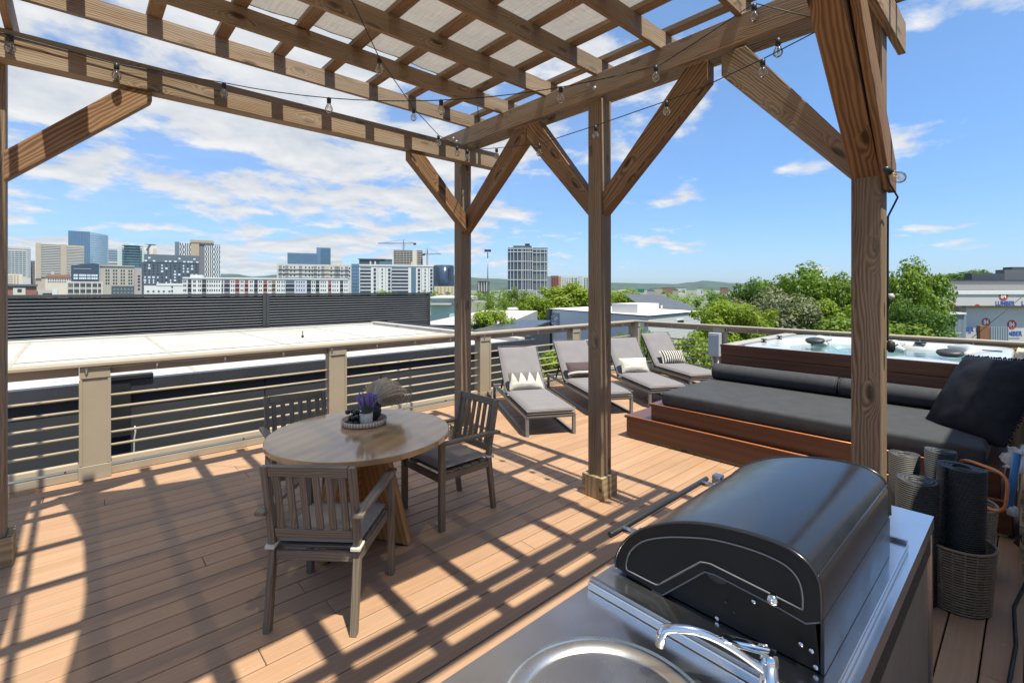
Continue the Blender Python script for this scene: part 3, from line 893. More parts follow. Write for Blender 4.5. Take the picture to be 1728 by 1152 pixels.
def bolster(y0, y1, label, x=6.135, z=.694, r=.1):
    L = y1 - y0
    b = thing('bolster', label, 'bolster', (x, (y0 + y1) / 2, z), group='bolsters along the tub wall')
    m = MB()
    prof = [(0, -L / 2), (r * .6, -L / 2 - .004), (r * .93, -L / 2 + .006), (r, -L / 2 + .025)]
    prof += [(r * (1 + .012 * sin(k * 1.9)), -L / 2 + .025 + (L - .05) * k / 14) for k in range(1, 14)]
    prof += [(r, L / 2 - .025), (r * .93, L / 2 - .006), (r * .6, L / 2 + .004), (0, L / 2)]
    m.lathe(prof, n=28, axis=(0, 1, 0)); m.build('cover', DARKFAB, b)
    m = MB()
    for s in (-1, 1):
        m.tube([(cos(t / 24 * 2 * pi) * r * .97, s * (L / 2 - .003), sin(t / 24 * 2 * pi) * r * .97) for t in range(24)], .005, 6, closed=True)
    m.build('piping', DARKFAB, b)
bolster(1.44, 2.80, 'longer charcoal bolster against the tub wall on the lounger side')
bolster(.50, 1.42, 'shorter charcoal bolster against the tub wall ending at the big black cushion', z=.692)
m = pillow_mesh(MB(), .76, .76, .24, 26, .05)
pc = m.build('floor_cushion', BLACKFAB, loc=(5.53, .285, .86))
nz = Vector((-.50, .56, .48)).normalized()
zq = Vector((0, 0, 1)).rotation_difference(nz)
pc.rotation_mode = 'QUATERNION'
from mathutils import Quaternion
pc.rotation_quaternion = zq @ Quaternion((0, 0, 1), radians(47))
tag(pc, 'big black square cushion propped at the right end of the mattress', 'cushion')
m = MB(); rr = random.Random(6)
for side in range(4):
    for k in range(34):
        t = (k / 33 - .5) * .70; wob = rr.uniform(.006, .022)
        a = [(t, .365), (t, -.365), (.365, t), (-.365, t)][side]
        d = [(0, 1), (0, -1), (1, 0), (-1, 0)][side]; q = (abs(d[1]), abs(d[0]))
        m.tube([(a[0], a[1], 0), (a[0] + d[0] * .02 + q[0] * wob, a[1] + d[1] * .02 + q[1] * wob, rr.uniform(-.01, .01)), (a[0] + d[0] * .004, a[1] + d[1] * .004, .01)], .006, 5)
m.build('ruffle', BLACKFAB, pc)
m = pillow_mesh(MB(), .62, .62, .2, 20, .05)
o = m.build('floor_cushion', BLACKFAB, loc=(5.92, .32, .78)); o.rotation_euler = (radians(62), 0, radians(150))
tag(o, 'black cushion tucked behind the big one at the end of the bolsters', 'cushion')

# ================================================================== HOT TUB
HT = Vector((7.6, 1.5, 0))
ht = thing('hot_tub', 'white hot tub sunk in a stained plank surround full of pale blue water', 'hot tub', HT)
for k in range(3):
    m = MB(); m.box(6.30, 6.338, .20, 2.80, .60 + k * .143, .60 + k * .143 + .139); db(m, 'board', REDWOOD, ht, .004, HT)
m = MB(); m.box(6.30, 6.338, .20, 2.80, .45, .597); db(m, 'board', REDWOOD, ht, .004, HT)
m = MB(); m.box(6.34, 8.82, 2.765, 2.80, .02, .985); db(m, 'wall', REDWOOD, ht, .004, HT)
m = MB(); m.box(6.345, 8.82, 2.66, 2.83, .986, 1.014); db(m, 'cap', M('grey_plank', (.30, .285, .27), .7, var=.1, scale=6), ht, .004, HT)
m = MB(); m.box(8.78, 8.82, .05, 2.655, .02, 1.0); m.box(6.9, 8.82, 2.62, 2.655, .9, .995); db(m, 'frame', GREENPINE, ht, .004, HT)
m = MB(); m.box(6.5, 8.80, -.02, .05, .02, .96); m.box(6.40, 8.75, .04, .10, .961, 1.02); db(m, 'frame', GREENPINE, ht, .004, HT)
# acrylic shell: outer lip, then moulded seats falling to the footwell
X0, X1, Y0, Y1 = 6.36, 8.76, .16, 2.60
cxh, cyh, ax_, ay_ = (X0 + X1) / 2, (Y0 + Y1) / 2, (X1 - X0) / 2, (Y1 - Y0) / 2
m = MB(); NA = 120
def sq(a, p): 
    c, s = cos(a), sin(a); k = (abs(c) ** p + abs(s) ** p) ** (-1 / p); return c * k, s * k
rings = [(1.0, .955, 14), (1.0, 1.006, 14), (.985, 1.016, 14), (.93, 1.016, 12), (.87, 1.012, 9), (.80, .995, 7), (.755, .955, 6), (.72, .88, 5), (.70, .80, 4.5), (.62, .66, 4), (.5, .58, 3.5), (.3, .5, 3), (.02, .5, 2)]
b0 = len(m.v)
for q, (k, z, p) in enumerate(rings):
    for j in range(NA):
        a = 2 * pi * j / NA
        sx_, sy_ = sq(a, p)
        w = 1.
        dz = 0.
        if 3 < q < 10:   # lobed seat backs
            lob = sin(a * 5 + .6) 
            w = 1 + .075 * lob * (1 if q > 4 else .3); dz = .03 * sin(a * 5 + 2.0) * (1 if 4 < q < 8 else .2)
        m.v.append((cxh + ax_ * k * w * sx_, cyh + ay_ * k * w * sy_, z + dz))
for q in range(len(rings) - 1):
    for j in range(NA):
        j2 = (j + 1) % NA
        m.face((b0 + q * NA + j, b0 + q * NA + j2, b0 + (q + 1) * NA + j2, b0 + (q + 1) * NA + j), [(0, 0), (1, 0), (1, 1), (0, 1)], True)
db(m, 'shell', ACRYL, ht, 0, HT)
def watermat():
    mm, h, out = newmat('pool_water')
    o = h.n('ShaderNodeTexCoord').outputs['Object']
    n1 = h.noise(o, 5., 3, .5, 1.2)
    bp = bump(h, n1, .25, .03)
    fr = h.n('ShaderNodeFresnel', i={'IOR': 1.33, 'Normal': bp}).outputs[0]
    tr = h.n('ShaderNodeBsdfTransparent', i={'Color': (.55, .80, .84, 1)})
    df = h.n('ShaderNodeBsdfDiffuse', i={'Color': (.20, .38, .41, 1)})
    g = h.n('ShaderNodeBsdfGlossy', i={'Color': (1, 1, 1, 1), 'Roughness': .03, 'Normal': bp})
    s = h.n('ShaderNodeMixShader', i={0: .22, 1: tr.outputs[0], 2: df.outputs[0]})
    s2 = h.n('ShaderNodeMixShader', i={0: fr, 1: s.outputs[0], 2: g.outputs[0]})
    h.t.links.new(s2.outputs[0], out.inputs[0])
    return mm
m = MB(); pts = []
for j in range(NA):
    a = 2 * pi * j / NA; sx_, sy_ = sq(a, 6); lob = 1 + .075 * sin(a * 5 + .6)
    pts.append((cxh + ax_ * .768 * lob * sx_, cyh + ay_ * .768 * lob * sy_, .935))
m.v += pts; m.face(range(NA), [(p[0], p[1]) for p in pts], True)
o = db(m, 'water', watermat(), ht, 0, HT)
# smooth white arcs of the moulded seats
m = MB()
for (yy, aa) in ((2.05, .5), (1.65, -.4), (1.2, .4), (.75, -.5)):
    pts = [(8.36 - .45 * t / 12, yy + aa * .35 * sin(t / 12 * pi * .9) - .12 * t / 12, 1.004 - .05 * (t / 12) ** 1.5) for t in range(13)]
    m = MB(); m.tube(pts, [.02 + .06 * sin(pi * t / 12) for t in range(13)], 12); db(m, 'seat_moulding', ACRYL, ht, 0, HT)
HEAD = M('headrest_grey', (.03, .032, .035), .5, var=.1)
for px, py in ((7.86, 2.13), (7.50, .66)):
    m = MB(); m.lathe([(0, -.03), (.16, -.028), (.19, -.005), (.178, .02), (.12, .032), (.09, .028), (.05, .036), (0, .04)], n=28)
    m.v = [(a * .52, b * .66, c + .02 * a) for a, b, c in m.v]
    hr = m.build('headrest', HEAD, ht, loc=(px - HT.x, py - HT.y, 1.012)); hr.rotation_euler = (0, radians(-10), 0)
for px, py in ((7.64, 2.60 - .07), (7.02, 2.52)):
    m = MB(); m.lathe([(.035, 0), (.035, .012), (.014, .016), (.014, .035), (.04, .04), (.036, .052), (0, .054)], n=14)
    m.build('air_valve', BLACKM, ht, loc=(px - HT.x, py - HT.y, 1.015))
m = MB(); m.box(8.42, 8.50, .98, 1.10, 1.015, 1.035); db(m, 'control_pad', BLACKM, ht, .006, HT)
m = MB(); m.box(8.0, 8.05, .25, .42, 1.016, 1.026); db(m, 'vent_slot', BLACKM, ht, .003, HT)

# disconnect box on the railing post
eb = thing('disconnect_box', 'grey electrical box with curved conduit on the railing post by the tub', 'electrical box', (8.86, 4.03, .70))
m = MB(); m.box(-.09, .03, -.105, .105, -.20, .235); m.build('enclosure', M('electrical_grey', (.36, .40, .44), .45, var=.05), eb, .01)
m = MB(); m.box(-.098, -.0905, -.10, .10, -.19, .20); m.build('cover', M('electrical_lid', (.33, .37, .42), .4, var=.05), eb, .004)
for s in (-.055, .04):
    m = MB(); m.tube([(-.03, s, -.205), (-.03, s, -.38), (-.04, s - .03, -.5), (-.10, s - .14, -.58), (-.16, s - .2, -.66), (-.16, s - .2, -.695)], .018, 8); m.build('conduit', M('conduit_grey', (.5, .5, .5), .4), eb)

# ================================================================== OUTDOOR KITCHEN ISLAND
KI = Vector((.9, .55, 0))
ki = thing('kitchen_island', 'stainless outdoor kitchen counter with a round sink in the foreground', 'counter', KI)
CX0, CX1, CY0, CY1 = -.75, 2.316, .247, .846
SXc, SYc, SR = .755, .552, .197
m = MB()
def top_hole(m, x0, x1, y0, y1, z, cx, cy, r, n=96):
    angs = [2 * pi * k / n for k in range(n)] + [atan2(y - cy, x - cx) % (2 * pi) for x in (x0, x1) for y in (y0, y1)]
    angs = sorted(set(angs)); b = len(m.v)
    for a in angs:
        c, s = cos(a), sin(a)
        t = min(((x1 - cx) / c if c > 1e-9 else (x0 - cx) / c if c < -1e-9 else 1e9), ((y1 - cy) / s if s > 1e-9 else (y0 - cy) / s if s < -1e-9 else 1e9))
        m.v.append((cx + c * r, cy + s * r, z)); m.v.append((cx + c * t, cy + s * t, z))
    N = len(angs)
    for k in range(N):
        k2 = (k + 1) % N; ids = (b + 2 * k, b + 2 * k + 1, b + 2 * k2 + 1, b + 2 * k2)
        m.face(ids, [(m.v[i][0], m.v[i][1]) for i in ids])
top_hole(m, CX0, 1.2, CY0, CY1, .92, SXc, SYc, SR)
b = len(m.v); m.v += [(1.2, CY0, .92), (CX1, CY0, .92), (CX1, CY1, .92), (1.2, CY1, .92)]; m.face((b, b + 1, b + 2, b + 3), [(0, 0), (1, 0), (1, 1), (0, 1)])
b = len(m.v); m.v += [(x, y, z) for z in (.875, .92) for x, y in ((CX0, CY0), (CX1, CY0), (CX1, CY1), (CX0, CY1))]
for j in range(4):
    j2 = (j + 1) % 4; m.face((b + j, b + j2, b + 4 + j2, b + 4 + j), [(0, 0), (1, 0), (1, .05), (0, .05)])
db(m, 'worktop', COUNTER, ki, 0, KI)
m = MB(); m.box(CX0, CX1 - .006, CY0 + .004, CY0 + .03, .80, .874); db(m, 'perforated_strip', PERF, ki, 0, KI)
m = MB(); m.box(CX0 + .01, CX1 - .012, CY0 + .012, CY1 - .02, .05, .80); db(m, 'cabinet', ISLAND, ki, .004, KI)
m = MB(); m.box(CX1 - .04, CX1 - .003, CY0 + .002, CY0 + .04, .0, .874); db(m, 'corner_post', STEEL, ki, .002, KI)
m = MB(); m.box(CX0 + .05, CX1 - .06, CY0 + .05, CY1 - .06, .001, .049); db(m, 'plinth', BLACKM, ki, 0, KI)
sk = MB()
sk.lathe([(SR + .020, .9215), (SR + .018, .928), (SR + .002, .9285), (SR - .022, .924), (SR - .028, .915), (SR - .034, .88), (SR - .045, .82), (SR - .075, .785), (SR - .12, .775), (.03, .772)], (SXc, SYc, 0), 72)
s_ = db(sk, 'sink', BOWL, ki, 0, KI)
m = MB(); m.lathe([(.03, .773), (.028, .778), (.02, .774), (0, .770)], (SXc, SYc, 0), 24); db(m, 'drain', CHROME, s_, 0, KI)
f_ = MB()
f_.lathe([(.026, .921), (.026, .928), (.019, .934), (.0165, .985), (.0185, .99), (.016, 1.008), (0, 1.010)], (1.045, .365, 0), 24)
fo = db(f_, 'faucet', CHROME, ki, 0, KI)
sp = []
for t in range(15):
    q = t / 14
    sp.append((1.045 + (.915 - 1.045) * q, .365 + (.525 - .365) * q, .965 + .075 * sin(q * pi * .62)))
m = MB(); m.tube(sp + [(.911, .530, 1.022), (.909, .532, 1.0)], [.0092] * 13 + [.0095, .0095, .0105, .0105], 12); db(m, 'spout', CHROME, fo, 0, KI)
m = MB(); m.hexa([(1.03, .352, 1.012), (1.06, .352, 1.012), (1.06, .378, 1.012), (1.03, .378, 1.012), (.985, .40, 1.030), (1.0, .425, 1.030), (.985, .44, 1.040), (.97, .415, 1.040)]); m.bar((1.045, .365, 1.018), (.975, .43, 1.036), .014, .007); db(m, 'lever', CHROME, fo, .003, KI)

# ================================================================== THE STAIR HOUSE BEHIND THE KITCHEN (throws the shade on the right)
hb = thing('stair_house', 'grey clad stair house behind the outdoor kitchen', 'building', (2.4, -2.6, 0))
m = MB(); m.box(-1.4, 3.75, -1.4, 1.55, -.02, 4.17); m.build('wall', M('pale_bounce_wall', (.62, .58, .52), .8), hb)  # unseen wall, its pale colour chosen to bounce light onto the shaded deck
m = MB(); m.box(-1.45, 3.8, -1.45, 1.58, 4.171, 4.21); m.build('roof', FLASH, hb)
m = MB(); m.box(-.3, .6, 1.551, 1.59, .02, 2.1); dr = m.build('door', WHITE, hb)
m = MB(); m.box(1.3, 2.6, 1.551, 1.58, 1.0, 2.2); wn = m.build('window', M('dark_glazing', (.03, .04, .05), .1), hb)

# ================================================================== GRILL
GO = Vector((1.48, .55, .92))
gr = thing('gas_grill', 'black gas grill with a curved hood set on the steel counter', 'grill', GO)
m = MB(); m.box(1.045, 1.95, .268, .834, .9215, .944); db(m, 'steel_tray', COUNTER, gr, .003, GO)
for xa, xb in ((1.048, 1.062), (1.935, 1.948)):
    m = MB(); m.box(xa, xb, .27, .83, .9445, .955); db(m, 'tray_lip', STEEL, gr, .002, GO)
m = MB(); m.prism([(.775, .9455), (.775, .97), (.72, 1.01), (.60, 1.05), (.50, 1.06), (.312, 1.06), (.302, .9455)], lambda a, c, t: (1.152 + t, a, c), .666); db(m, 'firebox', GRILLS, gr, .002, GO)
outline = [(.804, .957), (.806, .975), (.800, 1.000), (.785, 1.030), (.760, 1.062), (.725, 1.094), (.685, 1.121), (.640, 1.144), (.590, 1.163), (.535, 1.178), (.475, 1.188), (.42, 1.193), (.37, 1.192), (.338, 1.184), (.314, 1.168), (.301, 1.145), (.297, 1.115), (.296, 1.062)]
outline = smooth2(outline, 3)
side = outline + [(.325, 1.045), (.38, 1.052), (.52, 1.062), (.545, 1.058), (.66, .946), (.69, .946)]
m = MB(); m.prism(side, lambda a, c, t: (1.138 + t, a, c), .013, mi=1); m.prism(side, lambda a, c, t: (1.819 + t, a, c), .013, mi=1)
b = len(m.v)
for i, (a, c) in enumerate(outline): m.v += [(1.150, a, c), (1.820, a, c)]
for i in range(len(outline) - 1):
    k = b + 2 * i; m.face((k, k + 1, k + 3, k + 2), [(0, i), (1, i), (1, i + 1), (0, i + 1)], True)
ins = [(.55 + (a - .55) * .985, 1.03 + (c - 1.03) * .975) for a, c in outline]
b = len(m.v)
for i, (a, c) in enumerate(ins): m.v += [(1.150, a, c), (1.820, a, c)]
for i in range(len(ins) - 1):
    k = b + 2 * i; m.face((k + 2, k + 3, k + 1, k), [(0, i), (1, i), (1, i + 1), (0, i + 1)], True)
m.tube([(1.139, .3035, 1.153), (1.831, .3035, 1.153)], .0028, 6)
hood = db(m, 'hood', [GRILLB, GRILLP], gr, .0025, GO)
# rolled seams where the hood sheet meets its end plates, and the bead pressed into the end plate
for x in (1.1365, 1.8335):
    m = MB(); m.tube([(x, a, c) for a, c in outline], .0032, 6); db(m, 'seam', GRILLB, hood, 0, GO)
bead = [(.768, .966), (.770, .985), (.755, 1.025), (.715, 1.067), (.66, 1.098), (.60, 1.122), (.53, 1.144), (.46, 1.155), (.40, 1.157), (.36, 1.150), (.338, 1.130), (.331, 1.10), (.331, 1.072)]
bead2 = [(.331, 1.072), (.385, 1.075), (.525, 1.084), (.552, 1.079), (.672, .968), (.768, .966)]
bead = smooth2(bead); bead2 = [bead[-1]] + smooth2([(.331, 1.072), (.338, 1.0722), (.385, 1.075), (.515, 1.0835), (.530, 1.0842), (.552, 1.079), (.565, 1.069), (.66, .979), (.672, .9695), (.686, .966), (.768, .966)], 3)
for x in (1.1365, 1.8335):
    m = MB(); m.tube([(x, a, c) for a, c in bead], .0022, 6); m.tube([(x, a, c) for a, c in bead2], .0022, 6); db(m, 'bead', TRIM, hood, 0, GO)
m = MB(); m.tube([(1.138, a, c) for a, c in ((.69, .946), (.66, .946), (.545, 1.058), (.52, 1.062), (.38, 1.052), (.325, 1.045), (.297, 1.062))], .002, 6); db(m, 'hem', TRIM, hood, 0, GO)
hd = MB(); hd.tube([(1.195, .868, 1.006), (1.83, .868, 1.006)], .0095, 16); hn = db(hd, 'handle', BLACKM, gr, .002, GO)
for x in (1.255, 1.775):
    m = MB(); m.tube([(x, .858, 1.006), (x, .79, 1.014)], .010, 12); m.tube([(x, .80, 1.013), (x, .786, 1.015)], .019, 14); db(m, 'handle_post', STEEL, hn, 0, GO)
m = MB(); m.box(1.80, 1.835, .80, .835, .985, 1.04); db(m, 'hood_stop', STEEL, gr, .004, GO)
m = MB(); m.lathe([(0, .012), (.008, .012), (.012, .006), (.0135, 0)], (1.1375, .389, 1.066), 18, axis=(-1, 0, 0)); m.lathe([(.0, .016), (.005, .014), (.005, .009)], (1.1375, .389, 1.066), 10, axis=(-1, 0, 0)); db(m, 'pivot', CHROME, hood, 0, GO)
for i, (a, c) in enumerate(((.435, 1.033), (.318, .985), (.338, .988), (.31, .955), (.52, .951))):
    m = MB(); m.lathe([(0, .004), (.0045, .0035), (.0055, 0)], (1.1515, a, c), 12, axis=(-1, 0, 0)); db(m, 'screw', CHROME, gr, 0, GO)
for a, c in ((.50, 1.0), (.48, .985)):
    m = MB(); m.lathe([(0, .0005), (.0035, .0005), (.0035, 0)], (1.1515, a, c), 10, axis=(-1, 0, 0)); db(m, 'screw_hole', BLACKM, gr, 0, GO)
m = MB(); m.prism([(.553, 1.058), (.53, 1.062), (.50, 1.061), (.498, 1.045), (.515, 1.037), (.54, 1.042)], lambda a, c, t: (1.150 + t, a, c), .004); db(m, 'spit_notch', BLACKM, gr, 0, GO)
m = MB(); m.box(1.150, 1.82, .2945, .3015, .9455, 1.058); db(m, 'back_plate', GRILLB, gr, .001, GO)

# ================================================================== BASKETS AND EXERCISE MATS
WICK = M('brown_wicker', (.20, .145, .095), .6, var=.25, scale=30)
WICK2 = M('grey_wicker', (.22, .18, .13), .6, var=.25, scale=30)
def basket(label, loc, mat, r0=.145, r1=.185, h=.35):
    bk = thing('wicker_basket', label, 'basket', loc, group='wicker baskets holding mats')
    m = MB(); n = 23
    for k in range(n):
        z = .012 + (h - .03) * k / (n - 1); r = r0 + (r1 - r0) * (z / h) ** .9
        m.tube([(cos(t / 40 * 2 * pi) * (r + .0012 * (1 if (t + k) % 2 else -1)), sin(t / 40 * 2 * pi) * (r + .0012 * (1 if (t + k) % 2 else -1)), z) for t in range(40)], .0052, 6, closed=True)
    m.build('weave', mat, bk)
    m = MB()
    for k in range(20):
        a = 2 * pi * k / 20; m.tube([(cos(a) * r0, sin(a) * r0, .005), (cos(a) * r1, sin(a) * r1, h)], .004, 5)
    m.build('stakes', mat, bk)
    m = MB(); m.tube([(cos(t / 40 * 2 * pi) * r1, sin(t / 40 * 2 * pi) * r1, h) for t in range(40)], .008, 8, closed=True); m.build('rim', mat, bk)
    m = MB(); m.lathe([(0, .002), (r0, .002), (r0, .008), (0, .008)], n=24); m.build('bottom', BLACKM, bk)
    return bk
basket('brown wicker basket at the end of the counter holding the tall black roll', (3.63, .295, 0), WICK, .138, .163)
basket('greyer wicker basket behind, partly hidden by the tall black roll', (4.12, .33, 0), WICK2, h=.42)
def matm(name, col):
    m, h, out = newmat(name)
    o = h.n('ShaderNodeTexCoord').outputs['Object']
    w = h.n('ShaderNodeTexWave', bands_direction='Z', i={'Vector': o, 'Scale': 26., 'Distortion': .3, 'Detail': 1.}).outputs['Fac']
    bsdf(h, out, **{'Base Color': h.mix(w, tuple(c * .55 for c in col), tuple(c * 1.15 for c in col)), 'Roughness': .6, 'Normal': bump(h, w, .8, .01)})
    return m
def mat_roll(label, loc, r, L, col, tilt=(0, 0), turns=4, rz=0.):
    m = MB(); b = len(m.v); N = 34 * turns; r0 = r * .28; th = (r - r0) / turns * .78
    for k in range(N + 1):
        a = k / 34 * 2 * pi; rk = r0 + (r - r0 - th) * k / N
        for rr_ in (rk, rk + th):
            for z in (0, L): m.v.append((cos(a) * rr_, sin(a) * rr_, z + .004 * sin(k * .35)))
    for k in range(N):
        i, j = b + 4 * k, b + 4 * (k + 1)
        for q in ((i, i + 1, j + 1, j), (j + 2, j + 3, i + 3, i + 2), (i + 1, i + 3, j + 3, j + 1), (i, j, j + 2, i + 2)):
            m.face(q, [(0, 0), (0, 1), (1, 1), (1, 0)], True)
    m.face((b, b + 2, b + 3, b + 1), [(0, 0)] * 4); e = b + 4 * N; m.face((e, e + 1, e + 3, e + 2), [(0, 0)] * 4)
    me = m.mesh('exercise_mat', col)
    o = link('exercise_mat', me, loc=loc); o.rotation_euler = (tilt[0], tilt[1], rz)
    return tag(o, label, 'rolled mat', 'rolled exercise mats in the baskets')
BM, GM = matm('black_ribbed_foam', (.026, .029, .033)), matm('grey_ribbed_foam', (.035, .035, .034))
mat_roll('tall black rolled mat standing in the brown basket', (3.65, .285, .02), .112, .735, BM, (0, radians(-2)), rz=2.5)
mat_roll('grey rolled mat just behind the counter corner', (3.50, .46, .01), .105, .67, GM, (radians(1), 0), 3)
mat_roll('slate rolled mat with a pale end right of the grey one', (3.98, .40, .05), .085, .69, matm('slate_ribbed_foam', (.045, .05, .054)), (0, radians(2)), 3)
mat_roll('taupe rolled mat farthest back on the left of the group', (4.02, .58, .01), .09, .66, matm('taupe_ribbed_foam', (.05, .048, .045)), (0, 0), 3)

# ================================================================== CLUTTER BY THE PLATFORM END
m = MB(); pts = []
for k in range(41):
    a = 2 * pi * k / 40; sx_, sy_ = sq(a, 4); pts.append((.0, .125 * sx_, .12 * sy_))
m.tube(pts[:-1], .009, 8, closed=True)
o = m.build('resistance_loop', COPPER, loc=(3.98, .215, .585)); o.rotation_euler = (radians(4), 0, radians(-28))
tag(o, 'orange rounded loop handle sticking out beside the black rolled mat', 'loop handle')
bt = thing('water_wand', 'blue tube tool with a grey tip leaning by the clutter at the right edge', 'tool', (4.0, .085, .44))
MB().tube([(0, .015, .04), (.03, -.02, .36)], .018, 10).build('tube', BLUEP, bt); m = MB(); m.lathe([(0, 0), (.024, .004), (.026, .04), (.02, .055), (0, .056)], n=12); m.build('tip', GREYP, bt)
m = MB(); m.tube([(4.62, .05, .008), (4.2, .03, .008), (3.8, .075, .008), (3.4, .06, .008), (3.06, .075, .008), (2.6, .05, .008), (2.1, -.05, .008)], .008, 8)
o = m.build('power_cord', RUBBER); tag(o, 'black power cord lying along the deck boards at the right edge', 'cord')
def lump(m, c, r, seed, n=20, amp=.35):
    def f(u, v):
        a, b = u * 2 * pi, v * pi
        p = Vector((cos(a) * sin(b), sin(a) * sin(b), cos(b)))
        k = 1 + amp * noise.noise(p * 2.1 + Vector((seed, 0, 0))) + amp * .6 * noise.noise(p * 5 + Vector((0, seed, 0)))
        return (c[0] + p.x * r[0] * k, c[1] + p.y * r[1] * k, max(c[2] + p.z * r[2] * k, .004 - 0))
    m.grid(n * 2, n, f)
    return m
CLEAR = newmat('clear_polythene')
_m, _h, _o = CLEAR
_s = _h.n('ShaderNodeMixShader', i={0: .45, 1: _h.n('ShaderNodeBsdfTransparent').outputs[0], 2: _h.n('ShaderNodeBsdfPrincipled', i={'Base Color': (.6, .6, .6, 1), 'Roughness': .15}).outputs[0]})
_h.t.links.new(_s.outputs[0], _o.inputs[0])
m = lump(MB(), (0, 0, .11), (.24, .14, .13), 3.); o = m.build('storage_bag', BLACKFAB, loc=(4.55, -.07, 0)); tag(o, 'black storage bag slumped on the deck at the right edge', 'bag')
m = lump(MB(), (0, 0, .0), (.15, .09, .12), 7., amp=.5); o = m.build('plastic_bag', _m, loc=(4.35, .03, .64)); tag(o, 'crumpled clear plastic bag on the timber pile at the right edge', 'bag')
tp = thing('timber_pile', 'stack of pale treated timber offcuts at the end of the platform', 'timber', (4.75, .0, 0))
for k in range(7):
    m = MB(); m.box(-.5 + .03 * (k % 3), .55 - .04 * (k % 2), -.09, .05 + .01 * (k % 2), .03 + k * .075, .03 + k * .075 + .055); m.build('offcut', GREENPINE, tp, .003)
for x in (-.4, .4):
    m = MB(); m.box(x - .02, x + .02, -.08, .045, .004, .0295); m.build('bearer', GREENPINE, tp, .002)
sg = thing('paper_sack', 'torn beige paper sack with dark print beside the hot tub', 'sack', (6.3, .02, .78))
m = lump(MB(), (0, 0, .22), (.16, .12, .22), 12., amp=.25); m.build('sack', M('kraft_paper', (.58, .50, .36), .8, var=.15, scale=8, bmp=.4, bscale=20), sg)
m = MB(); m.box(-.16, .16, -.14, .12, -.78, -.01); m.build('crate', GREENPINE, sg, .004)
# ================================================================== THE NEIGHBOUR'S ROOF
G0 = -9.5
nbh = thing('flat_roof_building', 'neighbouring charcoal building with a flat white roof across the railing', 'building', (1., 11., G0))
NB = Vector((1., 11., G0))
XR = 7.55
m = MB(); m.box(-9, XR, 7.62, 15.1, G0, .52); db(m, 'wall', CHARC, nbh, 0, NB)
m = MB(); m.box(-9, XR - .2, 7.80, 14.9, .53, .565); db(m, 'roof', MEMBR, nbh, 0, NB)
m = MB()
for k in range(8): m.box(-9 + k * 2.05, -9 + k * 2.05 + .07, 7.81, 14.89, .5655, .5695)
m.box(-9, XR - .21, 10.9, 10.98, .5700, .5735); db(m, 'membrane_seams', M('membrane_seam', (.36, .33, .29), .7), nbh, 0, NB)
m = MB(); m.box(-9, XR, 7.60, 7.80, .525, .60); m.box(XR - .22, XR, 7.801, 15.1, .525, .66); m.box(-9, XR - .221, 14.9, 15.1, .525, .62); db(m, 'parapet', MEMBR, nbh, .01, NB)
m = MB(); m.box(-9, XR + .05, 7.52, 7.66, .46, .635); m.box(XR - .03, XR + .05, 7.661, 15.12, .50, .70); db(m, 'flashing', FLASH, nbh, .005, NB)
m = MB()
for k in range(9): m.box(-9 + k * 1.84 + .006, -9 + (k + 1) * 1.84 - .006, 7.595, 7.617, -.30, .455)
db(m, 'cladding', CHARC, nbh, .003, NB)
m = MB()
for k in range(9): m.box(-9 + k * 1.84 + .006, -9 + (k + 1) * 1.84 - .006, 7.59, 7.614, -2.4, -.312)
db(m, 'base_panels', GREYPAN, nbh, .003, NB)
m = MB(); m.box(.28, .50, 7.50, 7.594, -.05, .66); m.box(.20, .72, 7.48, 7.60, .64, .70); db(m, 'downpipe_head', BLACKM, nbh, .01, NB)
m = MB(); m.tube([(.54, 7.56, .05), (.545, 7.55, -.02), (.535, 7.55, -.1), (.53, 7.55, -.3), (.53, 7.55, -.6)], .010, 6); db(m, 'downpipe', GREYP, nbh, 0, NB)
m = MB()
for x in (-.7, -.1, 1.75, 3.4, 5.2): m.box(x, x + .012, 7.56, 7.588, -2.3, -.32)
db(m, 'panel_joint', BLACKM, nbh, 0, NB)
m = MB(); m.lathe([(.03, 0), (.03, .05), (.014, .06), (.014, .16), (.0, .16)], (4.1, 12.1, .566), 10); db(m, 'roof_vent', BLACKM, nbh, 0, NB)
def screen(label, x0, x1):
    sc = thing('louvre_screen', label, 'screen', ((x0 + x1) / 2, 15.4, .5)); o = Vector(((x0 + x1) / 2, 15.4, .5))
    m = MB()
    for k in range(12):
        z = .62 + k * .078; m.hexa([(x0 + .08, 15.345, z), (x1 - .08, 15.345, z), (x1 - .08, 15.43, z + .020), (x0 + .08, 15.43, z + .020), (x0 + .08, 15.345, z + .004), (x1 - .08, 15.345, z + .004), (x1 - .08, 15.43, z + .032), (x0 + .08, 15.43, z + .032)])
    db(m, 'louvres', CHARC2, sc, 0, o)
    m = MB(); m.box(x0 + .08, x1 - .08, 15.435, 15.48, .02, 1.55); db(m, 'backing', BLACKM, sc, 0, o)
    for x in (x0, x1 - .08): m = MB(); m.box(x, x + .08, 15.335, 15.46, .1, 1.555); db(m, 'post', CHARC, sc, .004, o)
    m = MB(); m.box(x0 - .0, x1, 15.335, 15.47, 1.556, 1.625); db(m, 'cap', CHARC, sc, .004, o)
screen('left half of the dark slatted screen along the white roof', -9, 4.15)
screen('right half of the dark slatted screen ending over the roof corner', 4.16, 9.85)
m = MB(); m.box(7.62, 9.85, 15.36, 22., G0, .62); o = m.build('stair_tower', CHARC); tag(o, 'dark block under the right end of the slatted screen', 'building')

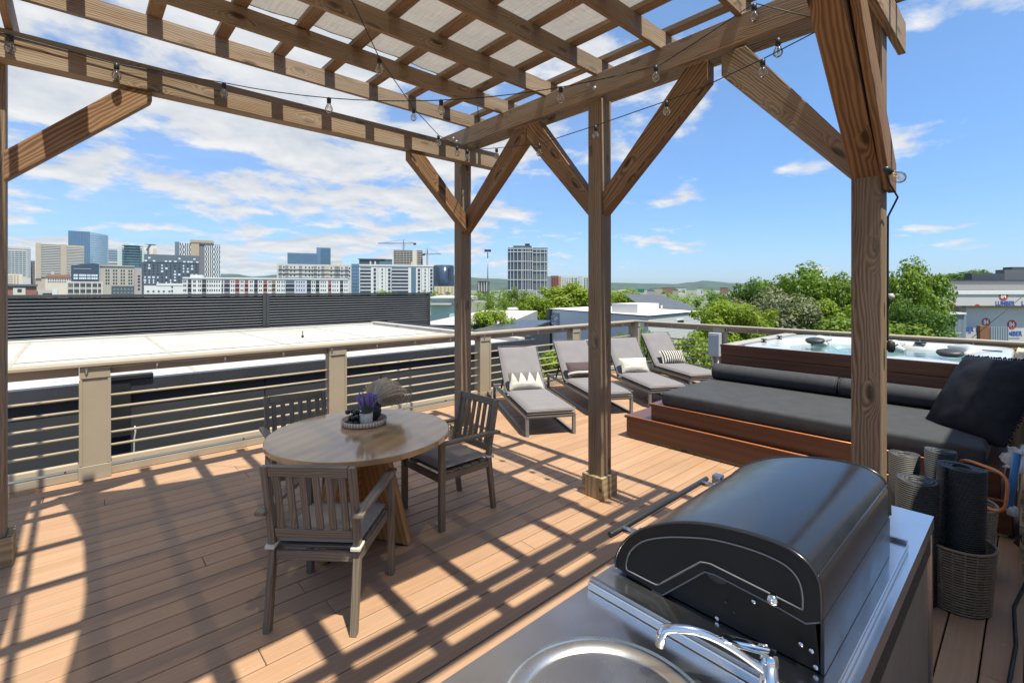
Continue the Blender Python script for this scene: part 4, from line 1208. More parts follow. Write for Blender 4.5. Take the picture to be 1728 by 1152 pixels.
# ================================================================== FAR BUILDINGS
RZ = atan2(-CXX, SX)
GLW = {}
def C_(name, col, rough=.6, metal=0., var=.05, scale=.08): return M(name, col, rough, metal, var, scale, rvar=.03)
WDK = C_('window_dark', (.035, .045, .06), .12); WBL = C_('window_blue', (.10, .16, .22), .12); WLT = C_('window_bright', (.55, .62, .68), .2)
class Bld:
    def __init__(s, name, label, u0, u1, vtop, D, depth, mat, cat='building', group=None, yaw=None, base=G0):
        s.uc, s.D = (u0 + u1) / 2, D
        s.phi = -math.atan((s.uc - 864) / 805) if yaw is None and D > 250 else 0.   # far blocks face the deck
        if yaw is None: yaw = s.phi
        p = gd(s.uc, 488, D)
        s.o = thing(name, label, cat, (p.x, p.y, base), RZ + yaw, group); s.base = base
        s.u0, s.u1, s.vt = u0, u1, vtop
        m = MB(); m.box(s.X(u0), s.X(u1), 0, depth, 0, s.Z(vtop)); m.build('wall', mat, s.o)
        s.depth = depth
    def X(s, u, y=0.):
        k, r0, sn, c = (u - 864) / 805, (s.uc - 864) / 805 * s.D, sin(s.phi), cos(s.phi)
        return (r0 - y * sn - k * s.D - k * y * c) / (k * sn - c)
    def Z(s, v, y=0.): return EYE + (488 - v) / 805 * (s.D + y * cos(s.phi)) - s.base
    def box(s, name, u0, u1, v0, v1, mat, y0=-.25, y1=-.005, par=None):
        m = MB(); m.box(s.X(u0, y0), s.X(u1, y0), y0, y1, s.Z(v1, y0), s.Z(v0, y0)); return m.build(name, mat, par or s.o)
    def bands(s, name, u0, u1, vs, h, mat, y0=-.3, y1=-.005):
        m = MB()
        for v in vs: m.box(s.X(u0), s.X(u1), y0, y1, s.Z(v + h / 2), s.Z(v - h / 2))
        return m.build(name, mat, s.o)
    def cols(s, name, us, w, v0, v1, mat, y0=-.35, y1=-.005):
        m = MB()
        for u in us: m.box(s.X(u - w / 2), s.X(u + w / 2), y0, y1, s.Z(v1), s.Z(v0))
        return m.build(name, mat, s.o)
    def wins(s, us, vs, w, h, mat, name='window', y=-.12, lim=100):
        W, H = w / 805 * s.D, h / 805 * s.D
        key = (round(W, 2), round(H, 2), mat.name, round(y, 2))
        if key not in GLW:
            m = MB(); m.box(-W / 2, W / 2, y, -.004, -H / 2, H / 2); GLW[key] = m.mesh('window', mat)
        n = getattr(s, 'cnt', 0); rest = MB()
        for v in vs:
            for u in us:
                if n < lim: link(name, GLW[key], s.o, loc=(s.X(u), 0, s.Z(v)))
                else: rest.box(s.X(u) - W / 2, s.X(u) + W / 2, y, -.004, s.Z(v) - H / 2, s.Z(v) + H / 2)
                n += 1
        s.cnt = n
        if rest.f: struct(rest.build(name, mat, s.o), 'stuff')
def fr(a, b, n): return [a + (b - a) * (k + .5) / n for k in range(n)]
TANB = C_('tan_concrete', (.40, .33, .26)); OFFW = C_('off_white_render', (.46, .445, .42)); PALE = C_('pale_stone', (.52, .49, .44)); NAVY = C_('navy_panel', (.035, .055, .095))
SLATE = C_('slate_panel', (.065, .085, .115)); SAND = C_('sand_brick', (.36, .335, .29)); GLB = C_('blue_glass', (.12, .20, .30), .12, .3); GLL = C_('pale_glass', (.30, .40, .47), .12, .3)
GLG = C_('green_glass', (.28, .40, .40), .15, .2); WHB = C_('white_cladding', (.58, .58, .58)); LILAC = C_('lilac_render', (.44, .46, .54)); CONC = C_('raw_concrete', (.42, .38, .33))
DKB = C_('dark_bronze', (.04, .045, .06), .25); RUST = C_('rust_panel', (.22, .06, .045)); BRICK = C_('red_brick', (.24, .10, .07)); ROOFG = C_('grey_roof', (.20, .20, .21)); MINT = C_('mint_glass', (.42, .52, .50), .2)

b = Bld('office_tower', 'pale gridded tower at the far left of the skyline', 7, 52, 418, 1100, 40, OFFW)
b.bands('window_band', 8, 45, fr(423, 466, 13), 1.7, WBL); b.cols('pier', (13, 19, 25, 32, 38, 44), .9, 420, 468, OFFW); b.box('side_shade', 46, 52, 422, 468, C_('side_shade_grey', (.28, .31, .35))); b.box('roof_parapet', 7, 52, 416.5, 420, OFFW, -.6, 6)  # darker strip on the front paints the shade of the tower's side face
b = Bld('brown_block', 'small brown block squeezed between two skyline towers', 51, 59, 440, 1150, 30, C_('plum_brick', (.16, .12, .13)))
b.wins((53, 56), fr(443, 462, 5), 1.2, 1.6, WDK)
b = Bld('hotel_tower', 'tan concrete hotel tower with pale horizontal balcony bands', 60, 142, 413, 1000, 45, TANB)
for a, c, t in ((69.5, 102, 413.5), (113, 142, 417)):
    b.box('window_wall', a, c, t, 470, C_('shadow_glass', (.16, .15, .15)), -.4); b.bands('balcony_band', a, c, fr(t + 1, 468, 19), 1.45, OFFW, -1.6, -.41)
b.box('stair_core', 60, 69.4, 411.5, 470, TANB, -2.2); b.box('stair_core', 102.2, 112.8, 412, 470, TANB, -2.2)
b = Bld('glass_tower', 'tall blue glass tower with a curved paler right side, highest on the left skyline', 115, 152, 390, 1300, 60, GLB)
b.bands('floor_line', 115, 152, fr(391, 468, 20), .5, C_('blue_mullion', (.07, .12, .19)), -.2); b.cols('mullion', (119, 123, 127, 131.5, 136, 141, 146, 150), .5, 391, 468, C_('blue_mullion2', (.09, .15, .22)))
m = MB(); n = 10; ring = []
for k in range(n + 1):
    t = k / n; ring.append((152 + 31 * sin(t * pi / 2), 1 - cos(t * pi / 2), 390.5 + 4.5 * t))
for k in range(n):
    (ua, ya, va), (ub, yb_, vb) = ring[k], ring[k + 1]
    m.hexa([(b.X(ua, ya * 45), ya * 45, 0), (b.X(ub, yb_ * 45), yb_ * 45, 0), (b.X(183, 45), 60, 0), (b.X(152, 20), 60, 0), (b.X(ua, ya * 45), ya * 45, b.Z(va)), (b.X(ub, yb_ * 45), yb_ * 45, b.Z(vb)), (b.X(183, 45), 60, b.Z(vb)), (b.X(152, 20), 60, b.Z(va))])
m.build('curved_wing', GLL, b.o)
m = MB()
for k in range(n):
    (ua, ya, va), (ub, yb_, vb) = ring[k], ring[k + 1]
    xa, xb = b.X(ua, ya * 45), b.X(ub, yb_ * 45)
    for f in range(18):
        v = 396 + f * 4
        m.hexa([(xa, ya * 45 - .5, b.Z(v + .5)), (xb, yb_ * 45 - .5, b.Z(v + .5)), (xb, yb_ * 45 - .01, b.Z(v + .5)), (xa, ya * 45 - .01, b.Z(v + .5)), (xa, ya * 45 - .5, b.Z(v)), (xb, yb_ * 45 - .5, b.Z(v)), (xb, yb_ * 45 - .01, b.Z(v)), (xa, ya * 45 - .01, b.Z(v))])
struct(m.build('floor_line', C_('grey_blue_line', (.19, .26, .32)), b.o), 'thing')
b = Bld('office_block', 'grey office block just right of the curved glass tower', 183, 200, 420, 1250, 40, C_('grey_office', (.30, .33, .37)))
b.bands('window_band', 183, 200, fr(422, 446, 6), 2.2, WBL); b.box('sky_lobby', 183, 200, 441, 444, OFFW, -1)
b = Bld('glass_hotel', 'mint green glass hotel with a round helipad roof', 198, 245, 421, 1100, 50, MINT)
b.bands('floor_line', 198, 245, fr(423, 470, 14), .8, C_('pale_line', (.55, .62, .60)), -.3)
m = MB(); m.lathe([(0, 0), (b.X(235) - b.X(221.5), 0), (b.X(235) - b.X(221.5), b.Z(411)), (0, b.Z(410.5))], (b.X(223), 4, 0), 24); m.build('round_bay', GLG, b.o)
m = MB()
for f in range(13): m.lathe([(18.6, 0), (18.9, .3), (18.9, .9), (18.6, 1.2)], (b.X(223), 4, b.Z(468 - f * 4.4)), 24)
m.build('bay_ring', C_('teal_line', (.12, .2, .24)), b.o)
m = MB(); m.lathe([(0, b.Z(411)), (9, b.Z(411.5)), (12, b.Z(410)), (0, b.Z(409.6))], (b.X(254), 10, 0), 20); m.tube([(b.X(248), 10, b.Z(421)), (b.X(254), 10, b.Z(411))], 2.2, 8); m.build('helipad', OFFW, b.o)
b.box('roof_sail', 232, 250, 412, 414.5, WHB, -2, 14)
b = Bld('white_hotel', 'white and tan hotel wing behind the mint green glass hotel', 244, 265, 416, 1160, 40, WHB)
b.box('window_bay', 248, 252, 420, 432, C_('plum_window', (.2, .14, .15))); b.box('tan_wing', 258, 264.5, 419, 440, C_('peach_render', (.55, .42, .32)))
b = Bld('navy_hotel', 'navy block with a raked roofline and pale lettering band', 120, 167, 448, 520, 28, NAVY)
m = MB(); m.prism([(b.X(120), b.Z(448)), (b.X(167), b.Z(448)), (b.X(167), b.Z(445)), (b.X(158), b.Z(443.5)), (b.X(120), b.Z(448.2))], lambda a, c, t: (a, t, c + .02), 20); m.build('raked_roof', NAVY, b.o)
b.bands('sign_band', 124, 128 + 26, (453.5,), 1.1, C_('faded_sign', (.25, .29, .36)), -.15)
b.wins(fr(124, 165, 11), (464.5, 469.5), 2.4, 3.4, WLT); b.cols('pier', (132.5, 146.5, 153.5), 1.3, 460, 474, NAVY)
b = Bld('loft_building', 'pale framed loft building with tall grid windows below the navy block', 112, 173, 475, 470, 20, PALE)
for u in (119.5, 129, 140, 149.5, 160.5, 168):
    for v in (481, 491, 500): b.wins((u,), (v,), 6.6 if u < 165 else 4, 7.2, C_('loft_glass', (.12, .12, .11), .2) if (u, v) == (119.5, 481) else WDK, y=-.2)
b.bands('muntin', 113, 172, (478.5, 483.5, 488.5, 493.5), .35, PALE, -.3, -.21); b.cols('pier', (113.5, 124.3, 134.7, 144.7, 155, 164.7, 172), 1.5, 475, 503, PALE, -.6)
b = Bld('sand_hotel', 'sand coloured hotel with a dark lower corner right of the navy block', 168, 226, 449, 540, 26, SAND)
b.wins((179.5, 183.5, 192, 196.5, 205, 209.5, 218, 222), fr(454, 481, 5), 2.1, 3.2, WDK)
b.box('dark_base', 188, 226.5, 482.5, 503, C_('dark_teal', (.055, .075, .085)), -.7); b.wins(fr(190, 226, 6), (488, 494, 500), 2.6, 3, C_('bay_glass', (.16, .20, .22), .2), y=-.9)
b.box('cornice', 167, 227, 447.6, 449.4, SAND, -.9, 3)
b = Bld('stair_wing', 'narrow pinkish grey wing between the sand hotel and the slate block', 226.5, 239, 452, 560, 20, C_('mauve_render', (.36, .32, .33)))
b.wins((234.5,), (466, 471, 476, 482, 488), 3, 3.4, WDK)
b = Bld('slate_block', 'long slate grey block with scattered white windows', 238, 336, 443, 580, 26, SLATE)
b.box('storey', 243, 336.5, 430, 442.9, C_('slate_panel_light', (.10, .125, .155)), -.4, 20)
rr = random.Random(21)
for u in fr(241, 335, 13):
    for v in (448, 453, 458, 463, 468, 473, 477): b.wins((u,), (v,), 3.2 if rr.random() < .3 else 1.8, 2.9, WLT if rr.random() < .42 else WDK)
for u in (246, 252, 260, 280, 287, 296, 303, 311, 318, 323, 328, 333):
    b.wins((u,), (436,) if rr.random() < .5 else (441,), 3.2, 2.4, WLT, y=-.5)
b = Bld('striped_tower', 'tall tower with black and white vertical stripes and a tan core', 295, 372, 411, 720, 34, C_('tower_grey', (.15, .15, .165)))
rr = random.Random(9)
for ua, ub, vt in ((303, 322, 410), (345.5, 372, 412)):
    b.box('white_skin', ua, ub, vt, 480, WHB, -.5)
    for u in fr(ua + .5, ub, 5 if ub < 330 else 7):
        m = MB()
        for k in range(16):
            v = vt + 1 + k * 4.3; dx = (.5 if k % 2 else -.5) * (1 if int(u) % 2 else -1)
            m.box(b.X(u + dx - .85), b.X(u + dx + .85), -.72, -.505, b.Z(v + 4.2), b.Z(v))
        m.build('window_strip', WDK if u < 360 else C_('strip_glass', (.05, .09, .14), .15), b.o)
b.box('tan_core', 322.2, 336, 405.5, 480, C_('tan_core', (.38, .30, .21)), -1.4, 10); b.box('penthouse', 321, 361, 405, 409.5, C_('tan_penthouse', (.36, .30, .23)), -2, 12); b.box('grey_corner', 295, 302.8, 409.5, 480, C_('blue_grey_side', (.12, .16, .19)), -.6)
b = Bld('white_lowrise', 'low plain white block left of the long apartment row', 243, 308, 482, 430, 16, WHB)
b.box('step', 264, 308, 478, 482, WHB, -.3, 12); b.wins((250, 259, 268, 276.5, 286), (491.5, 497), 3, 2.4, WDK); b.wins((290.5,), (484, 491, 497.5), 2.2, 4, WDK)
b = Bld('apartment_row', 'long four storey white apartment row with dark red balcony bays behind the screen', 308, 588, 470, 400, 18, WHB)
vs = (475.5, 482, 489.5, 496.5)
b.box('penthouse', 321, 342, 465, 470, WHB, 1, 9)
bays = [(317, 323, WDK), (341, 348, WDK), (374, 376.5, C_('bay_purple', (.10, .08, .12))), (378.5, 388, C_('bay_purple2', (.09, .08, .12))), (397, 404, RUST), (413, 419, RUST), (429, 435, DKB), (444.5, 451, RUST), (459, 465, C_('bay_brown', (.2, .12, .07))), (482, 497, C_('bay_slate', (.08, .11, .14))), (518, 525, DKB), (533, 539, WDK), (554, 559, RUST), (574, 579, WDK)]
for u0, u1, mt in bays:
    p = b.box('balcony_bay', u0, u1, 472.5, 502, mt, -.25)
    m = MB()
    for v in (479, 486, 493.5): m.box(b.X(u0), b.X(u1), -1.2, -.26, b.Z(v + .45), b.Z(v - .45))
    m.build('balcony', OFFW if mt != DKB else C_('grey_slab', (.3, .3, .32)), p)
b.box('lilac_section', 498, 517, 471.5, 502, LILAC, -.1)
us = [310.5, 313.5, 327, 329.5, 335.5, 338.5, 350.5, 354.5, 358, 362, 366, 370, 391, 394.5, 407, 410, 422.5, 425.5, 438, 441, 454, 457, 468.5, 471.5, 476, 479.5, 501, 505, 509, 513, 527.5, 530.5, 542, 545.5, 549, 562, 565.5, 569.5, 582, 585.5]
b.wins(us, vs, 1.6, 3.1, WDK, y=-.2)
b.box('parapet', 308, 588, 468.8, 471, WHB, -.5, .5)
b = Bld('midrise_flats', 'white mid rise flats with dark balcony stacks above the apartment row', 467, 594, 446, 640, 24, OFFW)
for u in (473, 484, 507, 532, 545, 552, 567, 571, 585): b.box('balcony_stack', u - 2.6, u + 2.6, 449, 472, C_('stack_grey', (.17, .18, .19)) if u not in (552,) else C_('stack_tan', (.42, .32, .22)), -.3)
b.bands('balcony_slab', 470, 590, (454, 461, 468), .7, OFFW, -1.2, -.31); b.wins((479, 491, 497, 516, 522, 527, 538, 559, 577, 590), (451.5, 458, 465), 2, 3, WDK); b.box('roof_room', 560, 579, 439, 446, OFFW, 2, 12)
b = Bld('apartment_slab', 'wide white apartment slab with a blue glass end right of centre', 593, 731, 448, 560, 24, WHB)
b.box('glass_end', 593, 606, 446, 505, GLB, -.5); b.bands('glass_line', 593, 606, fr(448, 503, 10), .6, C_('glass_line2', (.07, .12, .18)), -.7, -.505)
for u0, u1 in ((608, 626), (661, 689)):
    b.box('balcony_recess', u0, u1, 451, 505, C_('recess_grey', (.10, .11, .13)), -.2); b.bands('balcony_slab', u0, u1, fr(452, 504, 9), 2.1, C_('slab_grey', (.46, .47, .50)), -1.4, -.21)
b.box('blue_bay', 694, 702, 451, 505, C_('bay_blue', (.09, .16, .22), .2), -.3)
b.wins((632.5, 657, 707, 728), fr(452, 503, 8), 3.8, 4.2, WDK, y=-.3); b.wins((645, 717.5), fr(452, 503, 9), 2, 2.6, WDK, y=-.3)
for u in (638, 651, 711.5, 723.5): b.cols('reveal', (u,), .5, 450, 504, C_('reveal_grey', (.3, .31, .33)))
b.box('parapet', 606, 732, 446.5, 449, WHB, -.6, 1); b.cols('roof_unit', (625, 633, 695), 2.5, 441, 447.8, OFFW, 2, 5)
b = Bld('dark_glass_office', 'dark flat topped office peeping over the white apartment slab', 606, 662, 437, 760, 30, C_('office_dark', (.055, .08, .10), .3))
b.box('step', 640, 662, 441, 448, C_('office_teal', (.10, .17, .19), .3), -6); b.bands('fascia', 604, 650, (437.5,), 1.4, DKB, -1.5)
b = Bld('blue_office', 'low wide blue glass office behind the mid rise flats', 485, 536, 427, 1250, 40, GLB)
b.bands('floor_line', 485, 536, fr(429, 446, 5), .7, C_('navy_line', (.05, .09, .15)))
b = Bld('blue_office_tower', 'slim blue glass tower beside the low blue office', 534, 558, 418, 1300, 40, C_('deep_blue_glass', (.09, .16, .24), .12, .3))
b.box('face', 534, 541, 418.5, 448, C_('mid_blue_glass', (.14, .22, .31), .12, .3), -.5); b.bands('floor_line', 541.2, 558, fr(421, 446, 7), .5, C_('navy_line2', (.06, .11, .17)))
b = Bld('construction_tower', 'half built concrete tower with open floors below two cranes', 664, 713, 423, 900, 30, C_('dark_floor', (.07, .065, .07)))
b.bands('floor_slab', 664, 713, fr(423, 450, 9), 1.1, CONC, -1.5); b.cols('column', (664.5, 670, 675, 681, 686, 691, 705, 709, 713), .8, 423, 450, CONC, -1.2); b.box('lift_core', 696, 703.5, 421.5, 450, C_('core_cream', (.6, .55, .42)), -2); b.bands('safety_net', 664, 713, (422.4,), .8, C_('net_red', (.4, .2, .17)), -1.8)
def crane(label, u, vtop, vjib, ua, ub, D, col):
    c = thing('tower_crane', label, 'crane', Vector((*gd(u, 488, D).xy, G0)), RZ); k = D / 805
    Z = lambda v: EYE + (488 - v) * k - G0; X = lambda x: (x - u) * k
    def lattice(m, p, q, w, n, up):
        p, q, up = Vector(p), Vector(q), Vector(up); d = (q - p).normalized(); s = d.cross(up).normalized(); cs = [(s * a + up * e) * w / 2 for a, e in ((1, 1), (1, -1), (-1, -1), (-1, 1))]
        for e in cs: m.tube([p + e, q + e], w * .13, 4)
        for j in range(n):
            for i in range(4): m.tube([p.lerp(q, j / n) + cs[i], p.lerp(q, (j + 1) / n) + cs[(i + 1) % 4]], w * .08, 4)
    m = MB(); lattice(m, (0, 0, 0), (0, 0, Z(vjib)), 2.2, 40, (0, 1, 0)); m.build('mast', col, c)
    m = MB(); lattice(m, (X(ua), 0, Z(vjib)), (X(ub), 0, Z(vjib)), 1.6, 24, (0, 0, 1)); m.build('jib', col, c)
    m = MB(); m.tube([(0, 0, Z(vjib)), (0, 0, Z(vtop))], .9, 5); m.tube([(X(ua) * .8, 0, Z(vjib) + .8), (0, 0, Z(vtop)), (X(ub) * .9, 0, Z(vjib) + .8)], .22, 4); m.build('apex', col, c)
    e = ub if abs(ub - u) < abs(ua - u) else ua
    m = MB(); m.box(X(e) - 2.5, X(e) + 2.5, -1.4, 1.4, Z(vjib) - 3.2, Z(vjib) + .6); m.build('counterweight', DKB, c); m = MB(); m.box(.9, 3.2, -1.6, .8, Z(vjib) - 2.6, Z(vjib) - .2); m.build('cab', OFFW, c)
crane('red and grey tower crane with its long jib to the left', 681, 404, 410.5, 638, 700, 900, C_('crane_grey', (.19, .14, .14)))
crane('tower crane with a short jib to the right of the half built tower', 721, 418, 428.5, 715, 744, 900, C_('crane_red', (.22, .13, .12)))
b = Bld('curved_office', 'dark blue rounded office block left of the corner post', 731, 766, 449, 820, 30, C_('ink_glass', (.045, .065, .11), .15, .2))
m = MB(); m.lathe([(0, 0), (17.6, 0), (17.6, b.Z(447)), (0, b.Z(446.6))], (b.X(748.5), 15, 0), 28); m.build('rounded_front', C_('ink_glass2', (.05, .075, .125), .15, .2), b.o)
b.cols('fin', fr(736, 762, 9), .35, 449, 470, C_('fin_blue', (.09, .13, .2)), -3, -.01)
b = Bld('beige_flats', 'low beige flats below the rounded dark office', 733, 769, 483, 620, 20, C_('beige_render', (.55, .47, .34)))
b.cols('bay', (739, 744, 751, 757, 763), 1.4, 484, 495, C_('beige_bay', (.3, .25, .19))); b.box('grey_end', 766, 780, 484, 500, C_('end_grey', (.33, .35, .40)), -.2, 15)
b = Bld('brick_lowrise', 'low brick building with a flat dark roof at the far left', 8, 62, 482, 300, 14, BRICK)
b.box('roof_slab', 6, 64, 479.5, 482.5, C_('roof_blue', (.09, .13, .18)), -1, 14.5); b.box('cream_bay', 22, 43, 485, 499, PALE, -.4); b.wins((33,), (490,), 5, 5, WDK, y=-.6)
b = Bld('white_garage', 'low white garage with a dark strip opening left of the loft building', 60, 98, 489, 320, 12, OFFW)
b.box('opening', 72, 88, 494.5, 497, WDK); b.box('stair_box', 88, 97, 487, 502, WHB, -1.2)
b = Bld('cream_parkade', 'cream parking deck with small square openings at the far left', 6, 38, 462, 700, 25, C_('cream_deck', (.58, .50, .40)))
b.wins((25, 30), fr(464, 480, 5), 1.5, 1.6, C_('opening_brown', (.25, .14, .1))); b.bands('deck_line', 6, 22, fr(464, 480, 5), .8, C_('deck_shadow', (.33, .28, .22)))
b = Bld('terracotta_house', 'cream block with a terracotta roof under the hotel tower', 76, 122, 468, 760, 22, C_('cream_wall', (.55, .5, .43)))
m = MB(); m.prism([(b.X(76), b.Z(468)), (b.X(122), b.Z(468)), (b.X(118), b.Z(463.5)), (b.X(80), b.Z(463.5))], lambda a, c, t: (a, t - 1, c + .03), 20); m.build('tile_roof', C_('terracotta', (.30, .13, .09)), b.o); b.wins(fr(80, 120, 10), (471.5, 475.5), 1.6, 2.2, WDK); b.box('cupola', 86.5, 91, 459, 464, OFFW, 2, 6)
b = Bld('corner_tower', 'stepped white framed glass tower standing alone right of the corner post', 857, 899, 417.5, 470, 26, C_('tower_glass', (.10, .125, .155), .15, .1))
b.box('wing', 899.2, 924, 418, 505, C_('tower_glass2', (.13, .15, .16), .15, .1), 6, 30); b.box('mech_room', 866, 897, 414.5, 417.4, C_('mech_grey', (.10, .10, .11)), 2, 12); b.box('mech_tower', 886, 894, 411, 414.4, BLACKM, 4, 9)
for v in (419.5, 425, 441, 456, 472, 489.5): b.bands('frame_band', 857, 899.1, (v,), 1.0, WHB, -.9); b.bands('frame_band', 899.3, 924, (v + .8,), 1.0, WHB, 5.2, 5.99)
for u in (861.5, 867, 873.5, 880, 882.5, 887, 891, 894.5, 898.4): b.cols('frame_pier', (u,), .75, 418, 490, WHB, -.8)
for u in (906, 912, 919.5, 923.5): b.cols('frame_pier', (u,), .75, 419, 490, WHB, 5.3, 5.99)
b.bands('floor_line', 857, 898, fr(420, 489, 24), .3, C_('spandrel', (.06, .07, .09)), -.3); b.box('podium', 862, 925, 490.5, 506, C_('podium_grey', (.30, .29, .28)), -3); b.cols('podium_pier', (866, 872, 878, 886, 893, 905, 912, 919), 1, 492, 506, WHB, -3.6, -3.01)
b = Bld('mixed_flats', 'row of blue, brick red and white flats right of the lone glass tower', 924, 993, 465.5, 520, 18, WHB)
b.box('blue_front', 924, 929.5, 466, 500, C_('front_blue', (.22, .30, .37)), -.4); b.box('red_front', 930, 942.5, 465, 500, C_('front_red', (.28, .09, .065)), -.5); b.box('tan_front', 943, 947, 466, 500, C_('front_tan', (.42, .26, .17)), -.3); b.box('grey_front', 976, 983, 466, 500, C_('front_pale_blue', (.42, .50, .58)), -.3)
b.wins(fr(931, 942, 3), fr(468, 492, 6), 1.6, 2.2, WDK, y=-.7); b.wins(fr(948, 975, 7), fr(468, 492, 6), 1.5, 2.0, C_('pale_window', (.28, .27, .26)), y=-.2); b.wins((966, 972, 987, 991), fr(468, 492, 6), 1.4, 2.2, WDK, y=-.5)
b = Bld('pier_building', 'white columned block left of the tall light mast', 806, 826, 474, 480, 16, C_('brown_glass', (.12, .11, .11)))
b.cols('column', (808, 812.5, 817, 821), 1.4, 475, 492, OFFW, -1); b.box('roof_slab', 804, 827, 472.6, 474.4, ROOFG, -1.5, 17)

# tall stadium style light mast
lm = thing('light_mast', 'tall steel mast with a ring of floodlights', 'light mast', Vector((*gd(823, 488, 210).xy, G0)), RZ)
k = 210 / 805; zt = EYE + (488 - 424) * k - G0
m = MB(); m.tube([(0, 0, 0), (0, 0, zt)], [.42, .2], 10); m.build('pole', C_('galvanised', (.20, .22, .24), .4, .5), lm)
m = MB(); m.tube([(cos(t / 12 * 2 * pi) * .9, sin(t / 12 * 2 * pi) * .9, zt) for t in range(12)], .1, 6, closed=True); m.bar((-.9, 0, zt), (.9, 0, zt), .1, .1); m.build('ring', DKB, lm)
for q in range(6):
    a = q * pi / 3; m = MB(); m.box(-.42, .42, -.3, .3, -.1, .75); o = m.build('floodlight', DKB, lm, loc=(cos(a) * 1.05, sin(a) * 1.05, zt)); o.rotation_euler = (radians(25), 0, a)

# ================================================================== NEARER HOUSES
b = Bld('flat_roof_house', 'low house with a broad white flat roof just past the slatted screen', 690, 846, 551, 30, 22, C_('grey_siding', (.30, .31, .33)), 'house', yaw=radians(-9))
b.box('roof_edge', 688, 848, 548.5, 552.5, DKB, -.12, -.005); m = MB(); m.box(b.X(690), b.X(846), .02, 22, b.Z(551) + .003, b.Z(551) + .05); m.build('roof', MEMBR, b.o)
b = Bld('dark_roof_house', 'low charcoal house tucked below the railing right of the corner post', 800, 884, 561, 24, 8, CHARC, 'house', yaw=radians(-14))
b.box('roof_edge', 798, 886, 558, 561, FLASH, -.3, 8.2); b.wins((815, 850), (575,), 14, 10, WDK, y=-.05)
b = Bld('glass_pavilion', 'long low glazed hall behind the flat white roof', 727, 786, 503, 120, 18, C_('aqua_glass', (.42, .55, .56), .15), 'building')
b.box('roof_slab', 722, 790, 501, 503.5, C_('pale_roof', (.5, .54, .53)), -1.2, 19); b.cols('mullion', fr(727, 786, 16), .5, 503.5, 516, C_('mullion_white', (.6, .62, .62)), -.25); b.box('canopy', 720, 760, 512, 514.5, MEMBR, -3.5, -.3)
b = Bld('white_roof_shed', 'small white roofed shed among the trees below the lone glass tower', 826, 872, 524, 75, 12, C_('shed_grey', (.2, .21, .23)), 'house')
m = MB(); m.box(b.X(823), b.X(875), -.5, 13, b.Z(524) + .01, b.Z(522)); m.build('roof', MEMBR, b.o)
b = Bld('grey_gable_house', 'grey gabled house behind the white roofed shed', 842, 872, 517, 95, 10, C_('gable_grey', (.26, .29, .33)), 'house')
m = MB(); m.prism([(b.X(840), b.Z(517)), (b.X(874), b.Z(517)), (b.X(857), b.Z(509.5))], lambda a, c, t: (a, t - .4, c + .01), 11); m.build('roof', C_('gable_roof', (.13, .14, .16)), b.o)
b = Bld('stone_house', 'pale house with a tan gravel bank below the lone glass tower', 879, 896, 508, 140, 12, C_('tan_stone', (.42, .33, .25)), 'house')
b.box('white_door', 862, 872, 503.5, 510.5, WHB, -1, 6)
# white house with the flat roof
A_, B_, C3 = gd(926, 521, 38.2), gd(1094, 533, 28.0), gd(1182, 525, 34.05)
for p in (A_, B_, C3): p.z = .185
E4 = A_ + C3 - B_
wh = thing('white_house', 'white sided house with a flat white roof beyond the loungers', 'house', (B_.x, B_.y, G0))
WO = Vector((B_.x, B_.y, G0))
def siding():
    mm, h, out = newmat('white_lap_siding')
    o = h.n('ShaderNodeTexCoord').outputs['Object']
    z = h.math('FRACT', h.math('MULTIPLY', h.n('ShaderNodeSeparateXYZ', i={0: o}).outputs[2], 5.2))
    bsdf(h, out, **{'Base Color': (.60, .62, .65, 1), 'Roughness': .5, 'Normal': bump(h, z, .9, .02)})
    return mm
SID = siding()
m = MB(); cs = [A_, B_, C3, E4]; zz = (G0, .15)
for z in zz: m.v += [(p.x, p.y, z) for p in cs]
for j in range(4): m.face((j, (j + 1) % 4, 4 + (j + 1) % 4, 4 + j), [(0, 0), (1, 0), (1, 1), (0, 1)])
m.face((4, 5, 6, 7), [(0, 0)] * 4); db(m, 'wall', SID, wh, 0, WO)
m = MB(); cen = (A_ + C3) / 2
cs2 = [cen + (p - cen) * 1.015 for p in cs]
for z in (.152, .20): m.v += [(p.x, p.y, z) for p in cs2]
for j in range(4): m.face((j, (j + 1) % 4, 4 + (j + 1) % 4, 4 + j), [(0, 0), (1, 0), (1, 1), (0, 1)])
m.face((4, 5, 6, 7), [(0, 0)] * 4); m.face((3, 2, 1, 0), [(0, 0)] * 4); db(m, 'roof_edge', DKB, wh, 0, WO)
m = MB(); cs3 = [cen + (p - cen) * 1.005 for p in cs]; m.v += [(p.x, p.y, .204) for p in cs3]; m.face((0, 1, 2, 3), [(0, 0)] * 4); db(m, 'roof', C_('white_roof', (.58, .565, .53), .6), wh, 0, WO)
ux = (C3 - B_).normalized(); un = Vector((ux.y, -ux.x, 0))
if un.dot(B_) > 0: un = -un
def onface(P, d, n, t0, t1, z0, z1, e=.06):
    m = MB(); a = P + d * t0; c = P + d * t1; q = n * e
    m.hexa([(*(a + q).xy, z0), (*(c + q).xy, z0), (*(c - n * .02).xy, z0), (*(a - n * .02).xy, z0), (*(a + q).xy, z1), (*(c + q).xy, z1), (*(c - n * .02).xy, z1), (*(a - n * .02).xy, z1)]); return m
Lr = (C3 - B_).length
for t0, t1, z0, z1 in ((.50, .62, -.55, -.28), (.12, .28, -2.3, -1.3), (.5, .66, -2.0, -1.75)):
    w = db(onface(B_, ux, un, t0 * Lr, t1 * Lr, z0, z1), 'window', WDK, wh, 0, WO)
    db(onface(B_, ux, un, t0 * Lr - .08, t1 * Lr + .08, z0 - .08, z1 + .08, .03), 'frame', WHITE, w, 0, WO)
